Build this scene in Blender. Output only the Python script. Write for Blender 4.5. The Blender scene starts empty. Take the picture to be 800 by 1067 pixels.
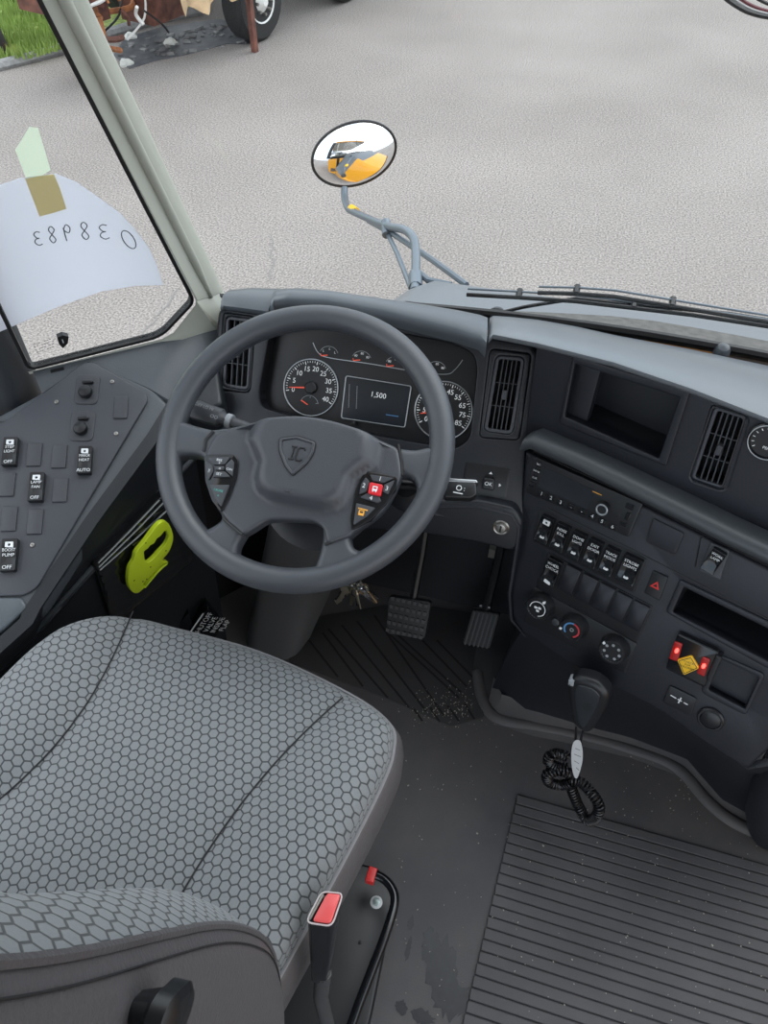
import bpy, bmesh, math, random
from mathutils import Vector, Matrix, geometry
random.seed(7)
V = Vector
SC = bpy.context.scene
COL = SC.collection
R = math.radians

# ------------------------------------------------------------------ camera survey
FPX = 803.0
CAM = V((0, 0, 1.6))
_p, _y = R(48), R(15)
CF = V((-math.sin(_y) * math.cos(_p), math.cos(_y) * math.cos(_p), -math.sin(_p)))
CR = V((math.cos(_y), math.sin(_y), 0))
CU = CR.cross(CF)

def ray(x, y):
    return CF + CR * ((x - 400) / FPX) - CU * ((y - 533.5) / FPX)

def on(x, y, P, n):
    r = ray(x, y)
    return CAM + r * ((P - CAM).dot(n) / r.dot(n))

def onz(x, y, z):
    return on(x, y, V((0, 0, z)), V((0, 0, 1)))

def onx(x, y, X):
    return on(x, y, V((X, 0, 0)), V((1, 0, 0)))

class Plane:
    """a measured surface of the cab: origin, right, up, normal towards the driver"""
    def __init__(s, P, u, v):
        s.P, s.u, s.v = V(P), V(u).normalized(), V(v).normalized()
        s.n = s.u.cross(s.v).normalized()
    def pt(s, a, b, h=0.0):
        return s.P + s.u * a + s.v * b + s.n * h
    def px(s, x, y, h=0.0):
        q = on(x, y, s.P + s.n * h, s.n) - s.P
        return (q.dot(s.u), q.dot(s.v))
    def up(s, h):
        return Plane(s.P + s.n * h, s.u, s.v)

def face_plane(P, th, al):
    th, al = R(th), R(al)
    u = V((math.cos(th), -math.sin(th), 0))
    h = V((-math.sin(th), -math.cos(th), 0))
    return Plane(P, u, -h * math.sin(al) + V((0, 0, math.cos(al))))

# ------------------------------------------------------------------ materials
MATS = {}
def mat(name, col, rough=.5, metal=0, bump=0, bscale=600, spec=.5, emit=None, estr=0, var=0, vscale=8, coat=0):
    if name in MATS: return MATS[name]
    m = bpy.data.materials.new(name); m.use_nodes = True
    nt = m.node_tree; b = nt.nodes['Principled BSDF']
    b.inputs['Base Color'].default_value = (*col, 1)
    b.inputs['Roughness'].default_value = rough
    b.inputs['Metallic'].default_value = metal
    b.inputs['Specular IOR Level'].default_value = spec
    b.inputs['Coat Weight'].default_value = coat
    if emit:
        b.inputs['Emission Color'].default_value = (*emit, 1)
        b.inputs['Emission Strength'].default_value = estr
    if bump or var:
        tc = nt.nodes.new('ShaderNodeTexCoord')
        if bump:
            nz = nt.nodes.new('ShaderNodeTexNoise'); nz.inputs['Scale'].default_value = bscale
            nz.inputs['Detail'].default_value = 2
            bp = nt.nodes.new('ShaderNodeBump'); bp.inputs['Strength'].default_value = bump
            bp.inputs['Distance'].default_value = .001
            nt.links.new(tc.outputs['Object'], nz.inputs['Vector'])
            nt.links.new(nz.outputs['Fac'], bp.inputs['Height'])
            nt.links.new(bp.outputs['Normal'], b.inputs['Normal'])
        if var:
            n2 = nt.nodes.new('ShaderNodeTexNoise'); n2.inputs['Scale'].default_value = vscale
            n2.inputs['Detail'].default_value = 6
            rp = nt.nodes.new('ShaderNodeValToRGB')
            rp.color_ramp.elements[0].position = .3; rp.color_ramp.elements[1].position = .7
            rp.color_ramp.elements[0].color = (*[c * (1 - var) for c in col], 1)
            rp.color_ramp.elements[1].color = (*[min(1, c * (1 + var)) for c in col], 1)
            nt.links.new(tc.outputs['Object'], n2.inputs['Vector'])
            nt.links.new(n2.outputs['Fac'], rp.inputs['Fac'])
            nt.links.new(rp.outputs['Color'], b.inputs['Base Color'])
    MATS[name] = m
    return m

M_wheel = mat('wheel_rubber', (.056, .062, .072), .36, bump=.35, bscale=900)
M_hub = mat('hub_plastic', (.052, .056, .066), .38, bump=.3, bscale=700)
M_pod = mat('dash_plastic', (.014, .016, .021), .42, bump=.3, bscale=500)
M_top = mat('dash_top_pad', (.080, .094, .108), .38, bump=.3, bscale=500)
M_con = mat('console_plastic', (.0115, .0132, .019), .42, bump=.3, bscale=500, var=.12, vscale=14)
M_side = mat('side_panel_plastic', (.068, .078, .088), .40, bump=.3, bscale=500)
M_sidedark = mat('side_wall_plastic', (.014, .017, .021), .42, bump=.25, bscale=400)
M_plate = mat('switch_plate', (.052, .056, .067), .40, bump=.2, bscale=700)
M_blank = mat('switch_blank', (.046, .050, .058), .45, bump=.2, bscale=700)
M_blk = mat('black_plastic', (.010, .011, .013), .38)
M_gloss = mat('gloss_black', (.008, .009, .011), .12)
M_void = mat('dark_cavity', (.006, .006, .008), .8)
M_white = mat('white_legend', (.75, .78, .8), .5)
M_grey = mat('grey_legend', (.30, .32, .34), .5)
M_chrome = mat('chrome', (.7, .72, .74), .18, metal=1)
M_silver = mat('silver_ring', (.5, .53, .56), .3, metal=1)
M_steel = mat('worn_steel', (.34, .33, .31), .38, metal=1)
M_brass = mat('brass_keys', (.52, .47, .36), .3, metal=1)
M_red = mat('red_plastic', (.62, .03, .03), .35)
M_redbtn = mat('red_button', (.65, .02, .03), .35)
M_needle = mat('needle_red', (.8, .09, .05), .4, emit=(.8, .1, .05), estr=.25)
M_lit = mat('dial_numeral', (.8, .82, .82), .5, emit=(.8, .85, .9), estr=.12)
M_dial = mat('dial_face', (.012, .013, .015), .35)
M_screen = mat('display_glass', (.020, .024, .030), .15)
M_led = mat('red_led', (.9, .05, .03), .3, emit=(1, .05, .04), estr=5)
M_ledglow = mat('red_lens', (.25, .01, .01), .2, emit=(1, .02, .02), estr=.07)
M_sign = mat('yellow_sign', (.85, .50, .02), .4)
M_lime = mat('lime_plastic', (.68, .86, .03), .35)
M_pouch = mat('clear_black_film', (.012, .013, .014), .10, coat=.6)
M_vinyl = mat('seat_vinyl', (.088, .083, .086), .45, bump=.6, bscale=260)
M_cord = mat('cord_rubber', (.010, .010, .012), .3)
M_rub = mat('pedal_rubber', (.020, .021, .023), .6)
M_trim = mat('pillar_trim', (.38, .39, .34), .5, bump=.15, bscale=300)
M_pillarblk = mat('post_cover', (.024, .029, .035), .7, bump=.2, bscale=300)
M_yellow = mat('bus_yellow', (.75, .33, .01), .25, coat=.5)
M_hood = mat('hood_matt', (.14, .155, .17), .38, bump=.1, bscale=60)
M_cowl = mat('cowl_grille', (.085, .08, .072), .6, var=.35, vscale=60)
M_gask = mat('black_gasket', (.008, .008, .009), .5)
M_pipe = mat('grey_tube', (.14, .17, .20), .35, metal=.3)
M_bolt = mat('zinc_bolt', (.45, .55, .53), .35, metal=.7)
M_rust = mat('rusty_steel', (.13, .05, .035), .8, var=.6, vscale=9)
M_rust2 = mat('orange_rust', (.34, .13, .05), .8, var=.6, vscale=12)
M_tyre = mat('tyre', (.02, .02, .02), .8)
M_tan = mat('tan_sheet', (.48, .34, .20), .7, var=.35, vscale=7)
M_hubw = mat('white_wheel_disc', (.7, .7, .68), .5)
M_ceil = mat('roof_liner', (.55, .56, .54), .7)
M_tag = mat('white_tag', (.62, .63, .64), .4)
M_masking = mat('masking_tape', (.72, .62, .34), .7, var=.15, vscale=30)
M_pale = mat('pale_green_tape', (.80, .92, .76), .5, var=.12, vscale=40)
M_blue = mat('blue_print', (.08, .25, .5), .5)
M_hot = mat('red_print', (.5, .04, .05), .5)
M_teal = mat('teal_print', (.1, .45, .38), .5)
M_org = mat('orange_legend', (.85, .40, .05), .5)

def glassmat(name, tint, refl=.5, rough=0.0):
    m = bpy.data.materials.new(name); m.use_nodes = True
    nt = m.node_tree; nt.nodes.clear()
    out = nt.nodes.new('ShaderNodeOutputMaterial'); mx = nt.nodes.new('ShaderNodeMixShader')
    tr = nt.nodes.new('ShaderNodeBsdfTransparent'); gl = nt.nodes.new('ShaderNodeBsdfGlossy')
    tr.inputs['Color'].default_value = (*tint, 1); gl.inputs['Roughness'].default_value = rough
    fr = nt.nodes.new('ShaderNodeLayerWeight'); fr.inputs['Blend'].default_value = .5
    pw = nt.nodes.new('ShaderNodeMath'); pw.operation = 'POWER'; pw.inputs[1].default_value = 5
    mm = nt.nodes.new('ShaderNodeMath'); mm.operation = 'MULTIPLY_ADD'; mm.inputs[1].default_value = refl; mm.inputs[2].default_value = .022
    nt.links.new(fr.outputs['Facing'], pw.inputs[0]); nt.links.new(pw.outputs[0], mm.inputs[0]); nt.links.new(mm.outputs[0], mx.inputs[0])
    nt.links.new(tr.outputs[0], mx.inputs[1]); nt.links.new(gl.outputs[0], mx.inputs[2])
    nt.links.new(mx.outputs[0], out.inputs['Surface'])
    MATS[name] = m
    return m
M_glass = glassmat('window_glass', (.985, .99, .985), .6)
M_paper = None
def papermat(nm='paper_sheet', c0=(.80, .82, .87), c1=(.86, .87, .92)):
    m = bpy.data.materials.new(nm); m.use_nodes = True
    nt = m.node_tree; b = nt.nodes['Principled BSDF']
    b.inputs['Base Color'].default_value = (*c0, 1); b.inputs['Roughness'].default_value = .8
    tl = nt.nodes.new('ShaderNodeBsdfTranslucent'); tl.inputs['Color'].default_value = (*c1, 1)
    mx = nt.nodes.new('ShaderNodeMixShader'); mx.inputs[0].default_value = .75
    out = nt.nodes['Material Output']
    nt.links.new(b.outputs[0], mx.inputs[1]); nt.links.new(tl.outputs[0], mx.inputs[2])
    nt.links.new(mx.outputs[0], out.inputs['Surface'])
    return m
M_paper = papermat()
M_pale = papermat('pale_tape', (.76, .82, .72), (.90, .96, .86))
M_masking = papermat('masking_tape', (.70, .64, .42), (.88, .80, .55))

def math_node(nt, op, a, b=None, c=None):
    n = nt.nodes.new('ShaderNodeMath'); n.operation = op
    for i, s in enumerate((a, b, c)):
        if s is None: continue
        if isinstance(s, (int, float)): n.inputs[i].default_value = s
        else: nt.links.new(s, n.inputs[i])
    return n.outputs[0]

def hexmat():
    """woven upholstery: regular hexagon cells edged with a darker thread, laid out on the cover's own UVs"""
    m = bpy.data.materials.new('hexagon_fabric'); m.use_nodes = True
    nt = m.node_tree; b = nt.nodes['Principled BSDF']
    uv = nt.nodes.new('ShaderNodeUVMap'); uv.uv_map = 'UVMap'
    sp = nt.nodes.new('ShaderNodeSeparateXYZ'); nt.links.new(uv.outputs[0], sp.inputs[0])
    x, y = sp.outputs[0], sp.outputs[1]
    S3 = math.sqrt(3)
    def cell(ox, oy):
        xx = math_node(nt, 'SUBTRACT', math_node(nt, 'FLOORED_MODULO', math_node(nt, 'ADD', x, ox), 1.0), .5)
        yy = math_node(nt, 'SUBTRACT', math_node(nt, 'FLOORED_MODULO', math_node(nt, 'ADD', y, oy), S3), S3 / 2)
        ax = math_node(nt, 'ABSOLUTE', xx); ay = math_node(nt, 'ABSOLUTE', yy)
        d = math_node(nt, 'ADD', math_node(nt, 'MULTIPLY', ax, .5), math_node(nt, 'MULTIPLY', ay, S3 / 2))
        return math_node(nt, 'MAXIMUM', ax, d)
    d = math_node(nt, 'MINIMUM', cell(0, 0), cell(.5, S3 / 2))      # 0 centre .. .5 edge
    rp = nt.nodes.new('ShaderNodeMapRange'); rp.interpolation_type = 'SMOOTHSTEP'
    rp.inputs['From Min'].default_value = .40; rp.inputs['From Max'].default_value = .46
    nt.links.new(d, rp.inputs['Value'])
    nz = nt.nodes.new('ShaderNodeTexNoise'); nz.inputs['Scale'].default_value = 6
    nt.links.new(uv.outputs[0], nz.inputs['Vector'])
    cr = nt.nodes.new('ShaderNodeValToRGB')
    cr.color_ramp.elements[0].color = (.165, .180, .190, 1); cr.color_ramp.elements[1].color = (.215, .230, .238, 1)
    nt.links.new(nz.outputs['Fac'], cr.inputs['Fac'])
    mx = nt.nodes.new('ShaderNodeMix'); mx.data_type = 'RGBA'
    nt.links.new(rp.outputs[0], mx.inputs['Factor']); nt.links.new(cr.outputs['Color'], mx.inputs['A'])
    mx.inputs['B'].default_value = (.045, .049, .053, 1)
    nt.links.new(mx.outputs['Result'], b.inputs['Base Color'])
    b.inputs['Roughness'].default_value = .8
    b.inputs['Sheen Weight'].default_value = .15
    bp = nt.nodes.new('ShaderNodeBump'); bp.inputs['Distance'].default_value = .001; bp.inputs['Strength'].default_value = .6
    inv = math_node(nt, 'SUBTRACT', 1.0, rp.outputs[0]); nt.links.new(inv, bp.inputs['Height'])
    nt.links.new(bp.outputs['Normal'], b.inputs['Normal'])
    return m
M_hex = hexmat()

def groundmat(name, c0, c1, speck=0, sscale=300, rough=.9, bump=.3):
    m = bpy.data.materials.new(name); m.use_nodes = True
    nt = m.node_tree; b = nt.nodes['Principled BSDF']
    tc = nt.nodes.new('ShaderNodeTexCoord')
    a = nt.nodes.new('ShaderNodeTexNoise'); a.inputs['Scale'].default_value = .7; a.inputs['Detail'].default_value = 8
    f = nt.nodes.new('ShaderNodeTexNoise'); f.inputs['Scale'].default_value = sscale; f.inputs['Detail'].default_value = 3
    nt.links.new(tc.outputs['Object'], a.inputs['Vector']); nt.links.new(tc.outputs['Object'], f.inputs['Vector'])
    cr = nt.nodes.new('ShaderNodeValToRGB'); cr.color_ramp.elements[0].position = .3; cr.color_ramp.elements[1].position = .7
    cr.color_ramp.elements[0].color = (*c0, 1); cr.color_ramp.elements[1].color = (*c1, 1)
    nt.links.new(a.outputs['Fac'], cr.inputs['Fac'])
    mr = nt.nodes.new('ShaderNodeMapRange'); mr.inputs['From Min'].default_value = .3; mr.inputs['From Max'].default_value = .7
    mr.inputs['To Min'].default_value = 1 - speck; mr.inputs['To Max'].default_value = 1 + speck
    nt.links.new(f.outputs['Fac'], mr.inputs['Value'])
    mx = nt.nodes.new('ShaderNodeVectorMath'); mx.operation = 'SCALE'
    nt.links.new(cr.outputs['Color'], mx.inputs[0]); nt.links.new(mr.outputs[0], mx.inputs['Scale'])
    nt.links.new(mx.outputs[0], b.inputs['Base Color'])
    b.inputs['Roughness'].default_value = rough
    bp = nt.nodes.new('ShaderNodeBump'); bp.inputs['Strength'].default_value = bump; bp.inputs['Distance'].default_value = .002
    nt.links.new(f.outputs['Fac'], bp.inputs['Height']); nt.links.new(bp.outputs['Normal'], b.inputs['Normal'])
    return m
M_asph = groundmat('asphalt', (.226, .204, .188), (.284, .258, .240), .55, 80, bump=.1)
M_grass = groundmat('grass_blades', (.18, .26, .05), (.30, .36, .10), .5, 20)
M_curb = groundmat('curb_stone', (.22, .22, .22), (.3, .3, .3), .2, 30)

def floormat():
    m = bpy.data.materials.new('rubber_floor'); m.use_nodes = True
    nt = m.node_tree; b = nt.nodes['Principled BSDF']
    tc = nt.nodes.new('ShaderNodeTexCoord')
    a = nt.nodes.new('ShaderNodeTexNoise'); a.inputs['Scale'].default_value = 5; a.inputs['Detail'].default_value = 9; a.inputs['Roughness'].default_value = .6
    nt.links.new(tc.outputs['Object'], a.inputs['Vector'])
    cr = nt.nodes.new('ShaderNodeValToRGB'); cr.color_ramp.elements[0].position = .35; cr.color_ramp.elements[1].position = .68
    cr.color_ramp.elements[0].color = (.060, .059, .065, 1); cr.color_ramp.elements[1].color = (.092, .086, .085, 1)
    nt.links.new(a.outputs['Fac'], cr.inputs['Fac']); nt.links.new(cr.outputs['Color'], b.inputs['Base Color'])
    b.inputs['Roughness'].default_value = .62
    f = nt.nodes.new('ShaderNodeTexNoise'); f.inputs['Scale'].default_value = 350
    nt.links.new(tc.outputs['Object'], f.inputs['Vector'])
    bp = nt.nodes.new('ShaderNodeBump'); bp.inputs['Strength'].default_value = .3; bp.inputs['Distance'].default_value = .001
    nt.links.new(f.outputs['Fac'], bp.inputs['Height']); nt.links.new(bp.outputs['Normal'], b.inputs['Normal'])
    return m
M_floor = floormat()
M_rib = mat('ribbed_rubber', (.070, .068, .072), .6, bump=.3, bscale=300, var=.2, vscale=6)
M_wet = mat('damp_dark_stain', (.020, .021, .026), .35, var=.3, vscale=60)

# ------------------------------------------------------------------ object helpers
def base_of(p):
    while p.parent: p = p.parent
    return p['base'] if False else V(BASE[p.name])
BASE = {}

def thing(name, label, cat, loc, group=None):
    o = bpy.data.objects.new(name, None); COL.objects.link(o)
    o.empty_display_size = .05
    o.location = loc; BASE[o.name] = tuple(loc)
    o['label'] = label; o['category'] = cat
    if group: o['group'] = group
    return o

def mk(name, verts, faces, m, parent=None, smooth=True, sharp=38, uv=None, mats=None, fm=None):
    me = bpy.data.meshes.new(name)
    if parent is not None:
        off = base_of(parent)
    else:
        xs = [v[0] for v in verts]; ys = [v[1] for v in verts]; zs = [v[2] for v in verts]
        off = V(((min(xs) + max(xs)) / 2, (min(ys) + max(ys)) / 2, min(zs)))
    me.from_pydata([tuple(V(v) - off) for v in verts], [], faces)
    me.update()
    bm = bmesh.new(); bm.from_mesh(me)
    bmesh.ops.remove_doubles(bm, verts=bm.verts, dist=1e-6)
    bmesh.ops.recalc_face_normals(bm, faces=bm.faces)
    if smooth:
        for f in bm.faces: f.smooth = True
        for e in bm.edges:
            if len(e.link_faces) == 2 and e.calc_face_angle(0) > R(sharp): e.smooth = False
    if uv:
        lay = bm.loops.layers.uv.new('UVMap')
        for f in bm.faces:
            for l in f.loops: l[lay].uv = uv(l.vert.co + off)
    bm.to_mesh(me); bm.free()
    if mats:
        for q in mats: me.materials.append(q)
    else:
        me.materials.append(m)
    o = bpy.data.objects.new(name, me); COL.objects.link(o)
    if parent is not None:
        o.parent = parent
    else:
        o.location = off; BASE[o.name] = tuple(off)
    return o

def tag(o, label=None, cat=None, group=None, kind=None):
    if label: o['label'] = label
    if cat: o['category'] = cat
    if group: o['group'] = group
    if kind: o['kind'] = kind
    return o

class MB:
    """collects several shapes that form one mesh"""
    def __init__(s): s.v = []; s.f = []
    def add(s, vf):
        n = len(s.v); s.v += [V(q) for q in vf[0]]; s.f += [tuple(i + n for i in f) for f in vf[1]]; return s
    def build(s, name, m, parent=None, **k): return mk(name, s.v, s.f, m, parent, **k)

def rnd(pts, r, k=5):
    """round the corners of a 2-D polygon"""
    out = []; n = len(pts)
    for i in range(n):
        p0, p1, p2 = V(pts[i - 1]), V(pts[i]), V(pts[(i + 1) % n])
        ri = r[i] if isinstance(r, (list, tuple)) else r
        a, b = (p0 - p1), (p2 - p1); la, lb = a.length, b.length
        if ri <= 0 or la < 1e-7 or lb < 1e-7: out.append(tuple(p1)); continue
        d = min(ri, la * .48, lb * .48)
        A, B = p1 + a / la * d, p1 + b / lb * d
        for j in range(k + 1):
            t = j / k
            out.append(tuple(A * (1 - t) ** 2 + p1 * 2 * t * (1 - t) + B * t * t))
    return out

def spline(pts, n=8, closed=True):
    """Catmull-Rom through points (any dimension)"""
    P = [V(p) for p in pts]; N = len(P); out = []
    rng = range(N) if closed else range(N - 1)
    for i in rng:
        if closed: a, b, c, d = P[i - 1], P[i], P[(i + 1) % N], P[(i + 2) % N]
        else: a, b, c, d = P[max(i - 1, 0)], P[i], P[i + 1], P[min(i + 2, N - 1)]
        for j in range(n):
            t = j / n
            out.append(.5 * ((2 * b) + (c - a) * t + (2 * a - 5 * b + 4 * c - d) * t * t + (3 * b - a - 3 * c + d) * t ** 3))
    if not closed: out.append(P[-1].copy())
    return out

def area(p): return .5 * sum(p[i - 1][0] * p[i][1] - p[i][0] * p[i - 1][1] for i in range(len(p)))

def offset(poly, d):
    """move a ccw polygon inwards by d"""
    n = len(poly); out = []
    for i in range(n):
        p0, p1, p2 = V(poly[i - 1]), V(poly[i]), V(poly[(i + 1) % n])
        e1, e2 = (p1 - p0), (p2 - p1)
        if e1.length < 1e-9: e1 = e2
        if e2.length < 1e-9: e2 = e1
        e1 = e1.normalized(); e2 = e2.normalized()
        n1, n2 = V((-e1.y, e1.x)), V((-e2.y, e2.x))
        m = n1 + n2
        if m.length < 1e-6: m = n1
        m = m.normalized(); c = max(m.dot(n1), .5)
        out.append(tuple(p1 + m * (d / c)))
    return out

def inside(p, poly):
    x, y = p; c = False; n = len(poly)
    for i in range(n):
        x1, y1 = poly[i - 1][:2]; x2, y2 = poly[i][:2]
        if (y1 > y) != (y2 > y) and x < (x2 - x1) * (y - y1) / (y2 - y1) + x1: c = not c
    return c

def plate(pl, outer, holes=(), h0=0.0, h1=.01, r=.002, seg=3, grid=0, hf=None, back=True, rh=None):
    """plate with rounded front edges; optional interior grid with a height function hf(a,b)"""
    outer = [tuple(p[:2]) for p in outer]
    if area(outer) < 0: outer = outer[::-1]
    hs = []
    for h in holes:
        h = [tuple(p[:2]) for p in h]
        if area(h) > 0: h = h[::-1]
        hs.append(h)
    rh = r if rh is None else rh
    loops = []; verts = []; faces = []
    F = hf or (lambda a, b: 0)
    for k, lp in enumerate([outer] + hs):
        rr = r if k == 0 else rh
        rings = []
        sq = [0] if rr <= 0 else [i / seg for i in range(seg + 1)]
        prof = [(0, h0)] + [(rr * (1 - math.cos(t * math.pi / 2)), h1 - rr * (1 - math.sin(t * math.pi / 2))) for t in sq]
        for d, h in prof:
            o = offset(lp, d) if d > 1e-9 else lp
            idx = []
            for a, b in o:
                idx.append(len(verts)); verts.append((a, b, h + (F(a, b) if h > h0 + 1e-9 else 0)))
            rings.append(idx)
        n = len(lp)
        for q in range(len(rings) - 1):
            A, B = rings[q], rings[q + 1]
            for i in range(n):
                j = (i + 1) % n
                faces.append((A[i], A[j], B[j], B[i]))
        loops.append((rings[-1], rings[0]))
    def fill(which, use_grid, h):
        ins = []; edges = []; ids = []
        polys = []
        for lp in loops:
            ix = lp[which]; s = len(ins)
            pp = [verts[i][:2] for i in ix]; polys.append(pp)
            for i, q in zip(ix, pp): ins.append(V(q)); ids.append(i)
            edges += [(s + i, s + (i + 1) % len(ix)) for i in range(len(ix))]
        nb = len(ins)
        if use_grid:
            xs = [q[0] for q in polys[0]]; ys = [q[1] for q in polys[0]]
            x = min(xs) + grid / 2
            while x < max(xs):
                y = min(ys) + grid / 2
                while y < max(ys):
                    if inside((x, y), polys[0]) and not any(inside((x, y), q) for q in polys[1:]):
                        ok = all((V((x, y)) - ins[i]).length > grid * .45 for i in range(nb))
                        if ok: ins.append(V((x, y)))
                    y += grid
                x += grid
        vo, eo, fo, ov, oe, of = geometry.delaunay_2d_cdt(ins, edges, [], 0, 1e-7)
        mp = []
        for i, q in enumerate(vo):
            src = [j for j in ov[i] if j < nb]
            if src: mp.append(ids[src[0]])
            else:
                mp.append(len(verts)); verts.append((q.x, q.y, h + F(q.x, q.y)))
        for f in fo:
            cx = sum(vo[i].x for i in f) / len(f); cy = sum(vo[i].y for i in f) / len(f)
            if inside((cx, cy), polys[0]) and not any(inside((cx, cy), q) for q in polys[1:]):
                t = tuple(mp[i] for i in f)
                if len(set(t)) == len(t): faces.append(t if which == 0 else t[::-1])
    fill(0, grid > 0, h1)
    if back: fill(1, False, h0)
    return [pl.pt(*v) for v in verts], faces

def pxs(pl, pts, h): return [pl.px(x, y, h) for x, y in pts]

def slabpx(name, pl, pts, h0, h1, m, parent, round_=.003, r=.0015, holes=(), rh=None, **k):
    o = rnd(pxs(pl, pts, h1), round_)
    kk = {q: k.pop(q) for q in ('grid', 'hf', 'seg') if q in k}
    vf = plate(pl, o, holes, h0, h1, r, rh=rh, **kk)
    return mk(name, vf[0], vf[1], m, parent, **k)

def frame_curve(pts, closed):
    P = [V(p) for p in pts]; n = len(P); T = []
    for i in range(n):
        if closed: t = P[(i + 1) % n] - P[i - 1]
        else: t = P[min(i + 1, n - 1)] - P[max(i - 1, 0)]
        T.append(t.normalized())
    a = V((0, 0, 1)) if abs(T[0].z) < .9 else V((1, 0, 0))
    N = [(a - T[0] * a.dot(T[0])).normalized()]
    for i in range(1, n):
        v = N[-1] - T[i] * N[-1].dot(T[i]); N.append(v.normalized())
    return P, T, N

def tube(pts, r, n=10, closed=False, flat=1.0, up=None):
    P, T, N = frame_curve(pts, closed); vs = []; fs = []
    m = len(P)
    for i in range(m):
        rr = r[i] if isinstance(r, (list, tuple)) else r
        nn = N[i]
        if up is not None:
            nn = (V(up) - T[i] * V(up).dot(T[i])).normalized()
        B = T[i].cross(nn)
        for j in range(n):
            a = 2 * math.pi * j / n
            vs.append(P[i] + nn * (math.sin(a) * rr * flat) + B * (math.cos(a) * rr))
    for i in range(m if closed else m - 1):
        for j in range(n):
            a, b = i * n + j, i * n + (j + 1) % n
            c, d = ((i + 1) % m) * n + (j + 1) % n, ((i + 1) % m) * n + j
            fs.append((a, b, c, d))
    if not closed:
        fs.append(tuple(range(n))[::-1]); fs.append(tuple((m - 1) * n + j for j in range(n)))
    return vs, fs

def lathe(C, axis, prof, seg=28, ref=None, fn=None):
    """prof = [(radius, height along axis)]"""
    ax = V(axis).normalized()
    a = V(ref) if ref else (V((0, 0, 1)) if abs(ax.z) < .9 else V((1, 0, 0)))
    u = (a - ax * a.dot(ax)).normalized(); w = ax.cross(u); vs = []; fs = []
    C = V(C)
    for r, h in prof:
        for j in range(seg):
            t = 2 * math.pi * j / seg
            rr = r * (fn(t) if fn else 1)
            vs.append(C + ax * h + u * (math.cos(t) * rr) + w * (math.sin(t) * rr))
    for i in range(len(prof) - 1):
        for j in range(seg):
            k = (j + 1) % seg
            fs.append((i * seg + j, i * seg + k, (i + 1) * seg + k, (i + 1) * seg + j))
    fs.append(tuple(range(seg))[::-1]); fs.append(tuple((len(prof) - 1) * seg + j for j in range(seg)))
    return vs, fs

def box(c, sx, sy, sz, rot=None):
    c = V(c); vs = []
    for x in (-1, 1):
        for y in (-1, 1):
            for z in (-1, 1):
                p = V((x * sx / 2, y * sy / 2, z * sz / 2))
                if rot: p = rot @ p
                vs.append(c + p)
    return vs, [(0, 1, 3, 2), (4, 6, 7, 5), (0, 4, 5, 1), (2, 3, 7, 6), (0, 2, 6, 4), (1, 5, 7, 3)]

def loft(rows, closed=False):
    n = len(rows[0]); vs = [V(p) for r in rows for p in r]; fs = []
    for i in range(len(rows) - 1):
        for j in range(n if closed else n - 1):
            k = (j + 1) % n
            fs.append((i * n + j, i * n + k, (i + 1) * n + k, (i + 1) * n + j))
    return vs, fs

def circle(c, r, n=40, ry=None): return [(c[0] + r * math.cos(2 * math.pi * i / n), c[1] + (ry or r) * math.sin(2 * math.pi * i / n)) for i in range(n)]

_tc = {}
def text_vf(s, pl, a, b, size, h, rot=0, ext=.0002, mirror=False, align='CENTER', bold=0, sx=1.0):
    key = (s, align)
    if key not in _tc:
        cu = bpy.data.curves.new('lettering', 'FONT'); cu.body = s; cu.size = 1
        cu.align_x = align; cu.align_y = 'CENTER'; cu.resolution_u = 3
        o = bpy.data.objects.new('lettering_source', cu); COL.objects.link(o)
        bpy.context.view_layer.update()
        dg = bpy.context.evaluated_depsgraph_get()
        me = bpy.data.meshes.new_from_object(o.evaluated_get(dg))
        _tc[key] = ([v.co.copy() for v in me.vertices], [tuple(p.vertices) for p in me.polygons])
        bpy.data.objects.remove(o); bpy.data.meshes.remove(me); bpy.data.curves.remove(cu)
    vs, fs = _tc[key]; c, sn = math.cos(rot), math.sin(rot); out = []
    for v in vs:
        x = v.x * size * sx * (-1 if mirror else 1); y = v.y * size
        out.append(pl.pt(a + x * c - y * sn, b + x * sn + y * c, h + ext))
    return out, fs

def stroke_vf(pl, pts, w, h):
    """flat drawn line on a plane"""
    pts = [V(p) for p in pts]; L = []; Rr = []
    for i, p in enumerate(pts):
        t = (pts[min(i + 1, len(pts) - 1)] - pts[max(i - 1, 0)])
        if t.length < 1e-9: t = V((1, 0))
        t.normalize(); n = V((-t.y, t.x)) * w / 2
        L.append(pl.pt(*(p + n), h)); Rr.append(pl.pt(*(p - n), h))
    return loft([L, Rr])

# ================================================================== measured surfaces
A_CL = on(391, 415, CAM + CF * 1.36, CF)                       # centre of the instrument cluster
PC = face_plane(A_CL, 0, 38)                                   # cluster glass
PF = PC.up(.030)                                               # pod face around it
A_CO = on(558, 476, CAM + CF * 1.26, CF)
PD = face_plane(A_CO, 21, 20)                                  # right console, turned to the driver
PU = face_plane(PD.P - PD.n * .035, 19, 12)                    # upper recessed panel with the cubby
PW = Plane((-.329, .769, .831), (1, 0, 0), (0, math.cos(R(28)), math.sin(R(28))))   # steering wheel
_n = V((math.sin(R(23)) * math.cos(R(300)), math.sin(R(23)) * math.sin(R(300)), math.cos(R(23))))
_u = V((.935, .320, 0)); _u = (_u - _n * _u.dot(_n)).normalized()
PS = Plane(onz(88, 444, .735), _u, _n.cross(_u))               # left switch panel, sloping to the driver
QN = V((-.64, .77, .2)).normalized()
QU = V((.77, .64, 0))
QU.normalize()
PQ = Plane((-.76, .94, .80), QU, QN.cross(QU))                 # quarter window; normal below
if PQ.v.z < 0: PQ = Plane(PQ.P, QU, -PQ.v)
Z0 = -.95                                                      # road

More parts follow.
